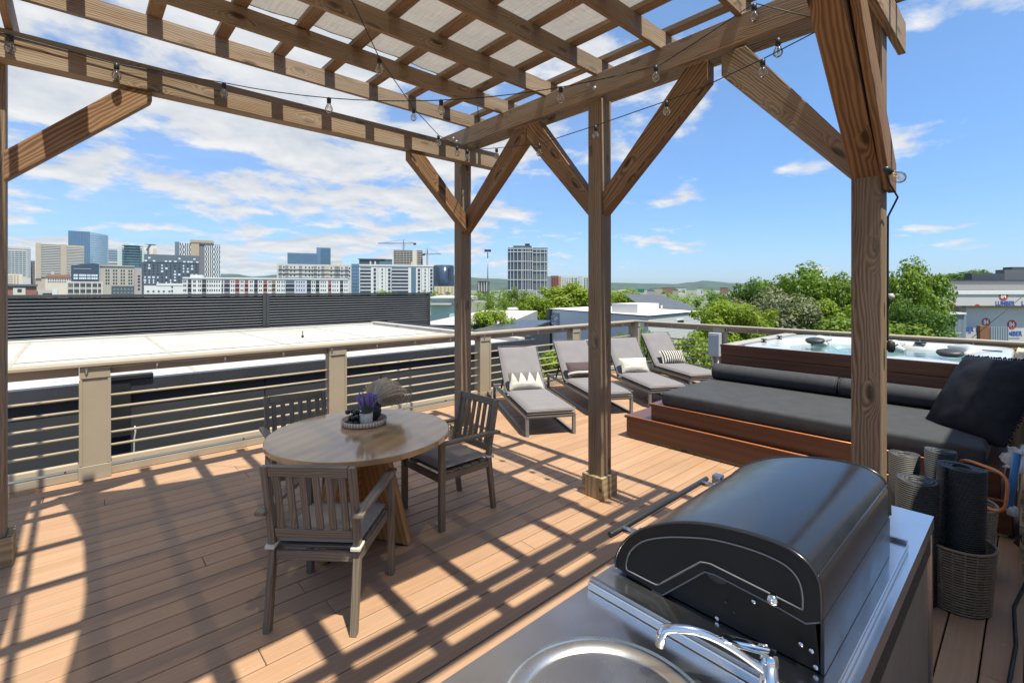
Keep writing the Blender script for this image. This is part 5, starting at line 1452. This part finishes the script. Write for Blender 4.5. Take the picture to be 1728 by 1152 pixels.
vx = (A_ - B_).normalized(); vn = Vector((-vx.y, vx.x, 0))
if vn.dot(B_) > 0: vn = -vn
La = (A_ - B_).length
db(onface(B_, vx, vn, La - .5, La - .0, G0, .14, .25), 'corner_pier', BLACKM, wh, 0, WO)
mur = random.Random(14); pn = onface(B_, vx, vn, La * .86, La * .955, -1.4, -.1)
pw = db(pn, 'painted_panel', C_('panel_grey', (.25, .26, .28)), wh, 0, WO)
m = MB()
for k in range(30):
    t = mur.uniform(.865, .945) * La; z = mur.uniform(-1.35, -.2); q = onface(B_, vx, vn, t, t + mur.uniform(.05, .25), z, z + mur.uniform(.03, .12), .08 + .001 * k); 
    bidx = len(m.v); m.v += q.v; m.f += [tuple(i + bidx for i in f) for f in q.f]; m.uv += q.uv; m.sm += q.sm; m.mi += q.mi
db(m, 'panel_marks', WHITE, pw, 0, WO)
rc = cen + (B_ - cen) * .45 + (C3 - cen) * .05
m = MB(); m.box(rc.x - 1.3, rc.x + 1.3, rc.y - 1., rc.y + 1., .207, .80); db(m, 'roof_hatch', C_('hatch_white', (.6, .58, .55)), wh, .01, WO)
rc2 = cen + (C3 - cen) * .45 + (B_ - cen) * .2
m = MB(); m.tube([(rc2.x, rc2.y, .206), (rc2.x, rc2.y, .62)], .06, 8); db(m, 'vent_pipe', WHITE, wh, 0, WO)
b = Bld('slate_roof_house', 'house with a dark slate shed roof behind the white house', 1088, 1178, 522, 48, 8, C_('blue_siding', (.35, .40, .46)), 'house')
m = MB(); x0, x1 = b.X(1086), b.X(1183); m.hexa([(x0, -.4, b.Z(521)), (x1, -.4, b.Z(524)), (b.X(1166), 9, b.Z(500.5)), (b.X(1087), 9, b.Z(498)), (x0, -.4, b.Z(520)), (x1, -.4, b.Z(522.8)), (b.X(1166), 9, b.Z(499.5)), (b.X(1087), 9, b.Z(497))]); m.build('roof', C_('slate_shingle', (.075, .082, .095), .6, 0, .2, 2.), b.o)

# ------------------------------------------------- house under construction, wrapped in printed sheeting
WRAP = M('house_wrap', (.50, .475, .455), .55, var=.04, scale=.8)
REDL = M('wrap_red', (.42, .05, .035), .6); BLUL = M('wrap_blue', (.03, .09, .33), .6); WHL = M('wrap_white', (.78, .77, .76), .6)
D8 = 40.
b = Bld('unfinished_house', 'house under construction wrapped in pale sheeting printed with red and blue logos', 1630, 1790, 516, D8, 1.2, WRAP, 'house')
b.box('storey', 1605, 1790, 474, 491, C_('shaded_grey_boarding', (.235, .225, .22)), 1.0, 1.8); b.box('upper_cap', 1603, 1790, 472.5, 474.2, DKB, .9, 1.9)  # grey boarding, darkened in colour as this wall lies out of the sun
b.box('fascia_band', 1591, 1790, 496.5, 515.8, WRAP, -.6, .6); b.box('wall_return', 1605, 1629.8, 516, 570, WRAP, .8, 1.4)
m = MB(); m.prism([(b.X(1579), b.Z(493.8)), (b.X(1590), b.Z(491)), (b.X(1790), b.Z(489.5)), (b.X(1790), b.Z(496.4)), (b.X(1590), b.Z(496.4))], lambda a, c, t: (a, t - .68, c), 1.6); m.build('roof_membrane', WHITE, b.o)
b.box('lintel', 1630, 1790, 516.1, 518.6, M('raw_lumber', (.36, .22, .11), .7), -.35); b.box('roof_screen', 1640, 1695, 461.5, 472.4, C_('screen_dark', (.05, .06, .08)), 1.5, 2.2); b.box('roof_room', 1695.1, 1790, 455, 472.4, C_('room_grey', (.11, .115, .125)), 2, 2.8); b.box('room_cap', 1708, 1790, 450.5, 454.9, C_('cap_dark', (.06, .065, .075)), 2.2, 3)
b.box('main_block', 1735, 2050, 478, 570, WRAP, 1.9, 9)
def text(s, uc, vc, hpx, mat, y, par, wide=1.):
    cu = bpy.data.curves.new('lettering', 'FONT'); cu.body = s; cu.align_x = 'CENTER'; cu.align_y = 'CENTER'; cu.size = hpx / 805 * D8 * 1.38; cu.extrude = .006; cu.offset = .012
    cu.materials.append(mat); t_ = bpy.data.objects.new('lettering', cu); me_ = bpy.data.meshes.new_from_object(t_); bpy.data.objects.remove(t_); me_.materials.clear(); me_.materials.append(mat); o = bpy.data.objects.new('lettering', me_); COL.objects.link(o); o.parent = par; o.location = (b.X(uc, y), y, b.Z(vc, y)); o.rotation_euler = (radians(90), 0, 0); o.scale = (wide, 1, 1)
    return o
def logo(uc, vc, r, y, clip=None):
    m = MB(); R_ = r / 805 * D8; pts = []
    for k in range(28):
        a = 2 * pi * k / 28; v = vc - sin(a) * r; u = uc + cos(a) * r
        if clip: v = min(v, clip)
        pts.append((b.X(u, y), b.Z(v, y)))
    m.prism(pts, lambda a, c, t: (a, y - t, c), .012); d = m.build('logo_disc', REDL, b.o)
    if not clip: text('84', uc, vc, r * 1.05, WHL, y - .022, b.o, .8)
yb1, yb0 = -.61, -.01
logo(1693.5, 499.5, 7.6, yb1); text('LUMBER', 1696, 512, 7.4, BLUL, yb1 - .008, b.o, .86); text('L', 1726, 512, 7.4, BLUL, yb1 - .008, b.o, .86)
logo(1609, 518, 5.2, yb1, 515.6); logo(1649, 518, 5, yb1, 515.6)
logo(1664, 543.5, 7.3, yb0); logo(1707.5, 547.5, 7.8, yb0)
text('BER', 1636, 556, 7.2, BLUL, yb0 - .008, b.o, .86); text('LU', 1652, 557, 7.2, BLUL, yb0 - .008, b.o, .86); text('MBER', 1713, 563, 8.2, BLUL, yb0 - .008, b.o, .86)
m = MB()
for u0, u1, v in ((1633, 1640, 561), (1648, 1657, 562.5), (1701, 1722, 570)):
    for k in range(int((u1 - u0) / 2)): m.box(b.X(u0 + k * 2), b.X(u0 + k * 2 + 1.3), yb0 - .01, yb0 + .004, b.Z(v + 1.2), b.Z(v))
m.build('small_print', BLUL, b.o)
b2 = Bld('corrugated_shed', 'dark corrugated steel lean-to at the left end of the wrapped house', 1578, 1629, 530, 36, 3, C_('blue_steel', (.085, .11, .125)), 'shed')
b2.box('roof_edge', 1576, 1631, 527.5, 530.4, WHITE, -.2, 3); b2.cols('corrugation', fr(1610, 1629, 9), 1.0, 531, 575, C_('light_steel', (.30, .35, .40)), -.08)
b2.bands('handrail', 1580, 1598, (559,), .8, GREYP, -1.2, -1.1)
b3 = Bld('corrugated_fence', 'corrugated steel fence panel with a brown post before the wrapped house', 1670, 1702, 551.5, 38, .1, C_('fence_steel', (.13, .16, .18)), 'fence')
b3.cols('rib', fr(1670, 1702, 11), 1.3, 552, 580, C_('fence_rib', (.34, .39, .43)), -.06); b3.box('post', 1654, 1670, 549.5, 580, C_('rust_wood', (.20, .09, .04)), -.1, .2)
sw = thing('overhead_wire', 'black wire slanting up in front of the wrapped house with a white bulb', 'wire', gd(1640, 570, 20))
P0 = gd(1640, 570, 20); MB().tube([(0, 0, 0), gd(1690, 530, 20) - P0, gd(1760, 470, 20) - P0], .012, 5).build('cable', RUBBER, sw)

# ------------------------------------------------- far suburb
sub = random.Random(31)
HW = [C_('suburb_white', (.62, .6, .57)), C_('suburb_grey', (.33, .34, .36)), C_('suburb_tan', (.42, .35, .28)), C_('suburb_red', (.27, .13, .10))]
HL = ['pale', 'grey', 'tan', 'brick red']
for i, (u, v, D, w) in enumerate(((1052, 487, 700, 16), (1068, 490.5, 480, 12), (1107, 486.5, 900, 22), (1128, 485.5, 1100, 26), (1150, 486, 1000, 16), (1098, 489.5, 560, 12), (1140, 489, 620, 10), (1222, 485.5, 1100, 14), (1182, 486.5, 900, 12), (772, 497, 260, 12), (790, 505, 170, 16))):
    q = i % 4
    b = Bld('suburban_building', f'{HL[q]} low building far off, number of storeys lost in distance', u - w / 2, u + w / 2, v, D, 12, HW[q], 'building', 'low buildings far off in the valley')
    m = MB(); m.prism([(b.X(u - w / 2 - .6), b.Z(v)), (b.X(u + w / 2 + .6), b.Z(v)), (b.X(u), b.Z(v - 2.2 if w < 14 else v - 1))], lambda a, c, t: (a, t - .3, c + .01), 12.6); m.build('roof', C_('suburb_roof', (.2, .19, .19)) if i == 0 else bpy.data.materials['suburb_roof'], b.o)
for nm in ('suburban_building',):
    for o in COL.objects:
        if o.name.startswith(nm): o['label'] = 'small low building far off in the wooded valley'
b = Bld('highway_sign', 'green overhead highway sign in the distance above the trees', 1075, 1087, 487.5, 300, .4, C_('sign_green', (.02, .16, .10), .5), 'sign', base=EYE + (488 - 493.5) * 300 / 805)
m = MB(); m.tube([(b.X(1076), .6, -9), (b.X(1076), .6, b.Z(488))], .18, 6); m.tube([(b.X(1086), .6, -9), (b.X(1086), .6, b.Z(488))], .18, 6); m.build('post', GREYP, b.o)
b = Bld('white_spire', 'white pointed roof rising behind the trees left of the near post', 1378, 1398, 480, 70, 2, WHITE, 'building')
m = MB(); m.prism([(b.X(1374), b.Z(482)), (b.X(1402), b.Z(482)), (b.X(1384), b.Z(456))], lambda a, c, t: (a, t - .4, c), 2.8); m.build('roof', C_('spire_white', (.82, .83, .85)), b.o)
# ================================================================== TREES
def leafmat(name, lo, hi, tr=.35):
    m, h, out = newmat(name)
    o = h.n('ShaderNodeTexCoord').outputs['Object']
    oi = h.n('ShaderNodeObjectInfo').outputs['Random']
    g = h.n('ShaderNodeNewGeometry').outputs['Random Per Island']
    f = h.math('ADD', h.math('MULTIPLY', h.noise(o, 2.6, 3), .7), h.math('MULTIPLY', g, .45))
    c = h.mix(h.maprange(f, .25, .85, 0, 1), lo, hi)
    c = h.mix(h.math('MULTIPLY', oi, .25), c, (hi[0] * 1.15, hi[1] * .95, hi[2]))
    b = h.n('ShaderNodeBsdfPrincipled', i={'Base Color': c, 'Roughness': .5, 'Specular IOR Level': .3})
    t = h.n('ShaderNodeBsdfTranslucent', i={'Color': h.mix(.5, c, (hi[0] * 1.6, hi[1] * 1.5, hi[2] * .6))})
    s = h.n('ShaderNodeMixShader', i={0: tr, 1: b.outputs[0], 2: t.outputs[0]})
    h.t.links.new(s.outputs[0], out.inputs[0])
    return m
LEAF = {'dark': leafmat('dark_leaves', (.04, .085, .014), (.10, .19, .025)), 'mid': leafmat('green_leaves', (.06, .12, .012), (.16, .26, .022)),
        'lime': leafmat('lime_leaves', (.095, .165, .012), (.25, .34, .025)), 'olive': leafmat('olive_leaves', (.085, .105, .05), (.20, .225, .115), .2)}
BARK = M('bark', (.13, .10, .075), .9, var=.25, scale=4, bmp=.5, bscale=25)
CROWN = {}
def crown_mesh(kind, seed, n=8200, leaf=.042, lobes=34):
    n = int(n * 1.5)
    key = (kind, seed, n)
    if key in CROWN: return CROWN[key]
    rr = random.Random(seed * 7 + 1)
    L = []
    for k in range(lobes):
        a = rr.uniform(0, 2 * pi); h = rr.uniform(-.85, .95); q = sqrt(max(0, 1 - abs(h) ** 2.2)) * rr.uniform(.3, .86)
        L.append((Vector((cos(a) * q, sin(a) * q, h * .82)), rr.uniform(.17, .38)))
    for k in range(lobes // 2):
        a = rr.uniform(0, 2 * pi); q = rr.uniform(.5, .95); L.append((Vector((cos(a) * q, sin(a) * q, rr.uniform(-.3, .8))), rr.uniform(.10, .18)))
    wts = [r * r for _, r in L]
    V, F = [], []
    for k in range(n):
        c, r = rr.choices(L, wts)[0]
        d = Vector((rr.gauss(0, 1), rr.gauss(0, 1), rr.gauss(0, 1))).normalized()
        p = c + d * r * (rr.random() ** .33) * Vector((1, 1, .85)).length / 1.65
        nrm = (d + Vector((rr.gauss(0, .6), rr.gauss(0, .6), rr.gauss(.5, .6)))).normalized()
        t = nrm.cross(Vector((rr.gauss(0, 1), rr.gauss(0, 1), rr.gauss(0, 1)))).normalized(); u = nrm.cross(t)
        s = leaf * rr.choice((.5, .75, 1., 1.15, 1.5)) * rr.uniform(.8, 1.1)
        b = len(V)
        V += [tuple(p - t * s), tuple(p + u * s * .55 - nrm * s * .15), tuple(p + t * s), tuple(p - u * s * .55 - nrm * s * .15)]
        F.append((b, b + 1, b + 2, b + 3))
    me = bpy.data.meshes.new('crown'); me.from_pydata(V, [], F); me.materials.append(LEAF[kind]); me.update()
    CROWN[key] = me
    return me
def tree(label, u, vtop, D, wpx, hpx, kind, seed, name='leafy_tree', cat='tree', group=None, n=8200, leaf=.042, base=G0):
    k = D / 805; p = gd(u, vtop, D)
    t = thing(name, label, cat, (p.x, p.y, base), R.uniform(0, 6), group)
    rx, rz = wpx / 2 * k, hpx / 2 * k
    zc = p.z - base - rz * .98
    c = link('crown', crown_mesh(kind, seed, n, leaf), t, loc=(0, 0, zc)); c.scale = (rx, rx, rz)
    m = MB(); rr = random.Random(seed + int(u)); tr = max(.07, rx * .055)
    m.tube([(0, 0, 0), (rr.uniform(-.1, .1), 0, zc * .5), (rr.uniform(-.2, .2), rr.uniform(-.2, .2), zc), (0, 0, zc + rz * .5)], [tr, tr * .8, tr * .6, tr * .15], 8)
    for q in range(7):
        a = rr.uniform(0, 6.28); z0 = zc - rz * rr.uniform(-.2, .75); e = Vector((cos(a) * rx * .7, sin(a) * rx * .7, z0 + rz * rr.uniform(.3, .7)))
        m.tube([(0, 0, z0), Vector((0, 0, z0)).lerp(e, .5) + Vector((0, 0, rz * .06)), e], [tr * .42, tr * .28, tr * .08], 6)
    m.build('trunk', BARK, t)
    return t
# the thicket behind the tub, left of the near post
tree('dark leafy tree at the left end of the thicket behind the hot tub', 1265, 470, 40, 130, 150, 'dark', 1)
tree('tall bright tree with the highest crown left of the near post', 1352, 453, 36, 150, 170, 'mid', 2, n=11000, leaf=.036)
tree('pale olive rounded tree in the middle of the thicket', 1305, 486, 28, 165, 150, 'olive', 3, n=12000, leaf=.03)
tree('lime green tree in front at the left of the thicket above the railing', 1238, 504, 25, 140, 120, 'lime', 4, n=10000, leaf=.036)
tree('bright tree filling the gap just left of the near post', 1420, 468, 33, 110, 170, 'mid', 5, n=10000)
tree('lime green tree low between the olive crown and the near post', 1392, 506, 27, 130, 130, 'lime', 1, n=9000)
tree('tall dense tree right of the near post', 1526, 447, 30, 140, 200, 'mid', 2, n=11000, leaf=.036)
tree('darker tree at the foot of the tall dense tree right of the near post', 1545, 505, 27, 95, 130, 'dark', 3)
tree('small dark tree between the slate roof and the thicket', 1208, 500, 46, 90, 110, 'dark', 5)
tree('dark tree peeking over the wrapped house on the skyline', 1600, 458, 95, 110, 70, 'dark', 4)
tree('distant dark trees crown above the dark roof screen', 1665, 455, 120, 120, 60, 'dark', 1)
tree('wide green crown above the flat topped dark room at the right edge', 1722, 456, 130, 90, 60, 'mid', 3)
tree('sprawling green tree beneath the thicket close to the rail', 1470, 535, 22, 190, 120, 'mid', 4, n=9000)
# middle distance
tree('round bright tree between the two middle posts', 958, 480, 62, 120, 80, 'lime', 2, n=10000)
tree('leaning lime tree left of the round bright tree', 905, 500, 55, 80, 80, 'lime', 5)
tree('slim twiggy tree left of the lone glass tower', 838, 492, 60, 55, 90, 'mid', 3, n=4200)
tree('loose green tree below the light mast', 868, 484, 85, 50, 70, 'mid', 1, n=5000)
tree('small blossoming green tree beside the corner post above the railing', 828, 520, 30, 90, 75, 'lime', 4)
tree('wide bright tree just right of the middle post', 1040, 487, 70, 110, 60, 'lime', 3)
tree('dark conifer shaped tree in front of the lone glass tower', 904, 498, 110, 24, 40, 'dark', 2, n=4000)
tree('low lime tree over the top of the slatted screen at the far left', 55, 499, 120, 80, 30, 'lime', 1)
tree('strip of yellow green crown showing over the screen below the loft building', 143, 500, 130, 40, 20, 'lime', 2, n=4000)
tree('low lime crown before the white apartment slab', 650, 490, 240, 40, 26, 'lime', 5, n=4000)
tree('grey green tree in front of the construction tower street', 780, 502, 200, 36, 30, 'mid', 4, n=4000)
# below the railing
tree('bright shrubby tree seen through the railing behind the first two loungers', 935, 588, 15.5, 150, 120, 'lime', 1, n=9000, leaf=.036)
tree('bright bushy tree seen through the railing left of the electrical box', 1165, 566, 16.5, 130, 130, 'lime', 2, n=9000, leaf=.036)
tree('bushy green tree below the corner of the railing', 1075, 548, 19, 70, 110, 'mid', 3)
tree('green shrub rising at the left of the corner post beyond the white roof', 712, 549, 26, 70, 60, 'mid', 5, n=5000)
# far woods: nobody could count these
fr_ = random.Random(77); V, F = [], []
def blob(c, r, n, s):
    for k in range(n):
        d = Vector((fr_.gauss(0, 1), fr_.gauss(0, 1), abs(fr_.gauss(0, 1)))).normalized()
        p = Vector(c) + Vector((d.x * r, d.y * r, d.z * r * .8)) * (.6 + .4 * fr_.random())
        nn = (d + Vector((fr_.gauss(0, .5), fr_.gauss(0, .5), fr_.gauss(.3, .5)))).normalized(); t = nn.orthogonal().normalized(); u = nn.cross(t); a = fr_.uniform(0, 6.28); t, u = t * cos(a) + u * sin(a), u * cos(a) - t * sin(a)
        q = s * fr_.uniform(.6, 1.3); b = len(V); V.extend([tuple(p - t * q), tuple(p + u * q * .7), tuple(p + t * q), tuple(p - u * q * .7)]); F.append((b, b + 1, b + 2, b + 3))
for k in range(620):
    D = 70 * (1 / (1 - fr_.random() * .955)) ** 1.0
    u = fr_.uniform(700, 1760)
    if D < 180 and (u < 1030 and u > 700 or u > 1560): continue
    p = gd(u, 488, D); r = fr_.uniform(3, 6) * (1 if D < 500 else 1.8)
    top = G0 + fr_.uniform(5, 9.5) + (D * .004)
    blob((p.x, p.y, top - r * .8), r, 70 if D < 300 else 34, max(.35, D * .0021))
me = bpy.data.meshes.new('far_trees'); me.from_pydata(V, [], F); me.materials.append(LEAF['mid']); me.update()
o = link('far_trees', me); tag(o, 'far green woods spreading over the valley to the hills', 'woods', kind='stuff')
# ================================================================== GROUND AND HILLS
def groundmat():
    m, h, out = newmat('valley_ground')
    o = h.n('ShaderNodeTexCoord').outputs['Object']
    a = h.noise(o, .012, 6, .65); b_ = h.noise(o, .25, 4)
    c = h.ramp(a, [(.38, (.05, .085, .025)), (.5, (.10, .125, .06)), (.58, (.26, .25, .23)), (.66, (.07, .10, .035))])
    c = h.mix(h.maprange(b_, .3, .7, 0, .5), c, (.12, .13, .09))
    bsdf(h, out, **{'Base Color': c, 'Roughness': .9})
    return m
m = MB(); m.v = [(-16000, -16000, G0), (16000, -16000, G0), (16000, 16000, G0), (-16000, 16000, G0)]; m.face((0, 1, 2, 3), [(0, 0), (1, 0), (1, 1), (0, 1)])
struct(m.build('ground', groundmat()))
m = MB(); p = gd(1073, 488, 120); q = gd(1066, 488, 2600)
d = (q - p).normalized(); s = Vector((d.y, -d.x, 0)) * 7
m.v = [(*(p - s).xy, G0 + .05), (*(p + s).xy, G0 + .05), (*(q + s).xy, G0 + .05), (*(q - s).xy, G0 + .05)]; m.face((0, 1, 2, 3), [(0, 0), (1, 0), (1, 1), (0, 1)])
struct(m.build('road', C_('asphalt', (.12, .12, .125), .8)))
prof = [(-500, 474), (0, 470), (200, 471), (340, 468), (372, 462), (400, 462.5), (425, 467), (445, 465.5), (467, 463), (500, 468), (600, 470), (720, 466), (765, 464), (790, 468), (830, 470), (900, 474), (980, 477), (1040, 477), (1100, 478.5), (1140, 479), (1165, 476.5), (1188, 473.5), (1205, 475), (1240, 478), (1300, 479), (1400, 478), (1600, 476), (1900, 474), (2400, 474)]
HILLM = M('wooded_hill', (.028, .055, .038), .9, var=.4, scale=.004)
def hills(D, dv, rough, seed):
    m = MB(); N = 260; us = [-500 + 2900 * k / N for k in range(N + 1)]
    def h(u):
        for (a, va), (b_, vb) in zip(prof[:-1], prof[1:]):
            if a <= u <= b_:
                t = (u - a) / (b_ - a); t = t * t * (3 - 2 * t); return va + (vb - va) * t
        return 476
    rows = 10
    for r in range(rows + 1):
        for u in us:
            f = r / rows; dd = D + 2600 * f
            top = EYE + (488 - h(u) - dv) / 805 * (D + 1500)
            z = G0 + (top - G0) * sin(min(f * 1.7, 1) * pi / 2) + rough * noise.noise(Vector((u * .06, f * 6, seed))) * f * 2 + rough * .6 * noise.noise(Vector((u * .3, f * 20, seed)))
            p = gd(u, 488, dd); m.v.append((p.x, p.y, z if r else G0 - 5))
    for r in range(rows):
        for k in range(N):
            i = r * (N + 1) + k; m.face((i, i + 1, i + N + 2, i + N + 1), [(0, 0)] * 4, True)
    return m
struct(hills(4800, 0, 5, 1.).build('hills', HILLM))
# ================================================================== SUN AND SKY
d = Vector((.0235, .41, -1)).normalized()
EL = math.asin(-d.z)
sl = bpy.data.lights.new('sun', 'SUN'); sl.energy = SUN_E; sl.angle = radians(.53); sl.color = (1, .955, .80)
so = bpy.data.objects.new('sun', sl); COL.objects.link(so); so.rotation_mode = 'QUATERNION'; so.rotation_quaternion = Vector((0, 0, -1)).rotation_difference(d); so.location = (0, -20, 40)
w = bpy.data.worlds.new('World'); S.world = w; w.use_nodes = True
h = NT(w.node_tree)
for nd in list(w.node_tree.nodes): w.node_tree.nodes.remove(nd)
out = h.n('ShaderNodeOutputWorld')
sky = h.n('ShaderNodeTexSky', sky_type='NISHITA', sun_disc=False, sun_elevation=EL, sun_rotation=pi, altitude=180., air_density=1.0, dust_density=.6, ozone_density=2.2)
gz_ = h.n('ShaderNodeSeparateXYZ', i={0: h.n('ShaderNodeTexCoord').outputs['Generated']}).outputs[2]
skc = h.mix(1., sky.outputs[0], h.ramp(gz_, [(0., (.46, .60, .88)), (.12, (.54, .71, .96)), (.3, (.66, .86, 1.05)), (.6, (.85, 1.0, 1.08))]), 'MULTIPLY')
bg = h.n('ShaderNodeBackground', i={'Color': skc, 'Strength': SKY_S})
g = h.n('ShaderNodeTexCoord').outputs['Generated']
s = h.n('ShaderNodeSeparateXYZ', i={0: g})
zz = h.math('ADD', h.math('MAXIMUM', s.outputs[2], 0.), .17)
p = h.n('ShaderNodeCombineXYZ', i={0: h.math('DIVIDE', s.outputs[0], zz), 1: h.math('DIVIDE', s.outputs[1], zz)}).outputs[0]
p = h.vmath('ADD', p, CLOUD_OFF)
big = h.noise(p, .75, 2, .5); det = h.noise(p, 2.1, 9, .58, .2)
fine = h.noise(h.vmath('ADD', p, (7.3, 2.1, 0)), 6.5, 6, .6)
# more cloud towards the city side, clear air to the right
lv = (ray_left := Vector((gd(150, 488, 1).x, gd(150, 488, 1).y, 0)).normalized())
dt = h.n('ShaderNodeVectorMath', operation='DOT_PRODUCT', i={0: h.n('ShaderNodeVectorMath', operation='NORMALIZE', i={0: h.n('ShaderNodeCombineXYZ', i={0: s.outputs[0], 1: s.outputs[1]}).outputs[0]}).outputs[0], 1: tuple(lv)}).outputs[1]
bias = h.maprange(dt, .35, .98, -.085, .075)
low = h.maprange(s.outputs[2], .03, .2, -.055, .0)
hi = h.maprange(h.math('MULTIPLY', h.maprange(s.outputs[2], .18, .55, 0, 1), h.maprange(dt, .55, .95, 0, 1)), 0, 1, 0, .10)
den = h.math('ADD', h.math('ADD', h.math('MULTIPLY', big, .38), h.math('MULTIPLY', det, .74)), h.math('ADD', bias, h.math('ADD', low, hi)))
den = h.math('ADD', den, h.math('MULTIPLY', h.math('SUBTRACT', fine, .5), .16))
mask = h.maprange(den, CLOUD_T, CLOUD_T + .085, 0, .97)
mask = h.math('MULTIPLY', mask, h.maprange(s.outputs[2], .0, .035, .25, 1))
veil = h.math('MULTIPLY', h.maprange(dt, .3, 1, .02, .20), h.maprange(h.noise(p, .5, 4, .6), .3, .7, .35, 1))
mask = h.math('MAXIMUM', mask, veil)
den2 = h.noise(h.vmath('ADD', p, (.03, .10, 0)), 2.1, 7, .58, .2)
shade = h.maprange(h.math('SUBTRACT', h.math('ADD', det, h.math('MULTIPLY', fine, .25)), den2), -.06, .30, 0, 1)
cc = h.mix(shade, (.62, .68, .77), (1., 1., 1.))
cb = h.n('ShaderNodeBackground', i={'Color': cc, 'Strength': CLOUD_S})
mx = h.n('ShaderNodeMixShader', i={0: mask, 1: bg.outputs[0], 2: cb.outputs[0]})
h.t.links.new(mx.outputs[0], out.inputs[0])
# ================================================================== AIR
if HAZE:
    m = MB(); m.box(-9000, 9000, -9000, 9000, G0 - 8, 320)
    mm, hh, oo = newmat('haze'); v = hh.n('ShaderNodeVolumePrincipled', i={'Color': (.72, .84, 1., 1), 'Density': HAZE, 'Anisotropy': .2}); hh.t.links.new(v.outputs[0], oo.inputs[1])
    o = m.build('haze', mm); tag(o, 'thin blue air fading the far hills', 'haze', kind='stuff')
    S.cycles.volume_bounces = 1
S.view_settings.view_transform = 'Standard'; S.view_settings.look = 'None'; S.view_settings.gamma = 1; S.view_settings.use_curve_mapping = False
S.view_settings.exposure = EXPO
S.cycles.max_bounces = 8; S.cycles.transparent_max_bounces = 24; S.cycles.diffuse_bounces = 3; S.cycles.glossy_bounces = 4; S.cycles.transmission_bounces = 4
S.cycles.sample_clamp_indirect = 6; S.cycles.caustics_reflective = False; S.cycles.caustics_refractive = False
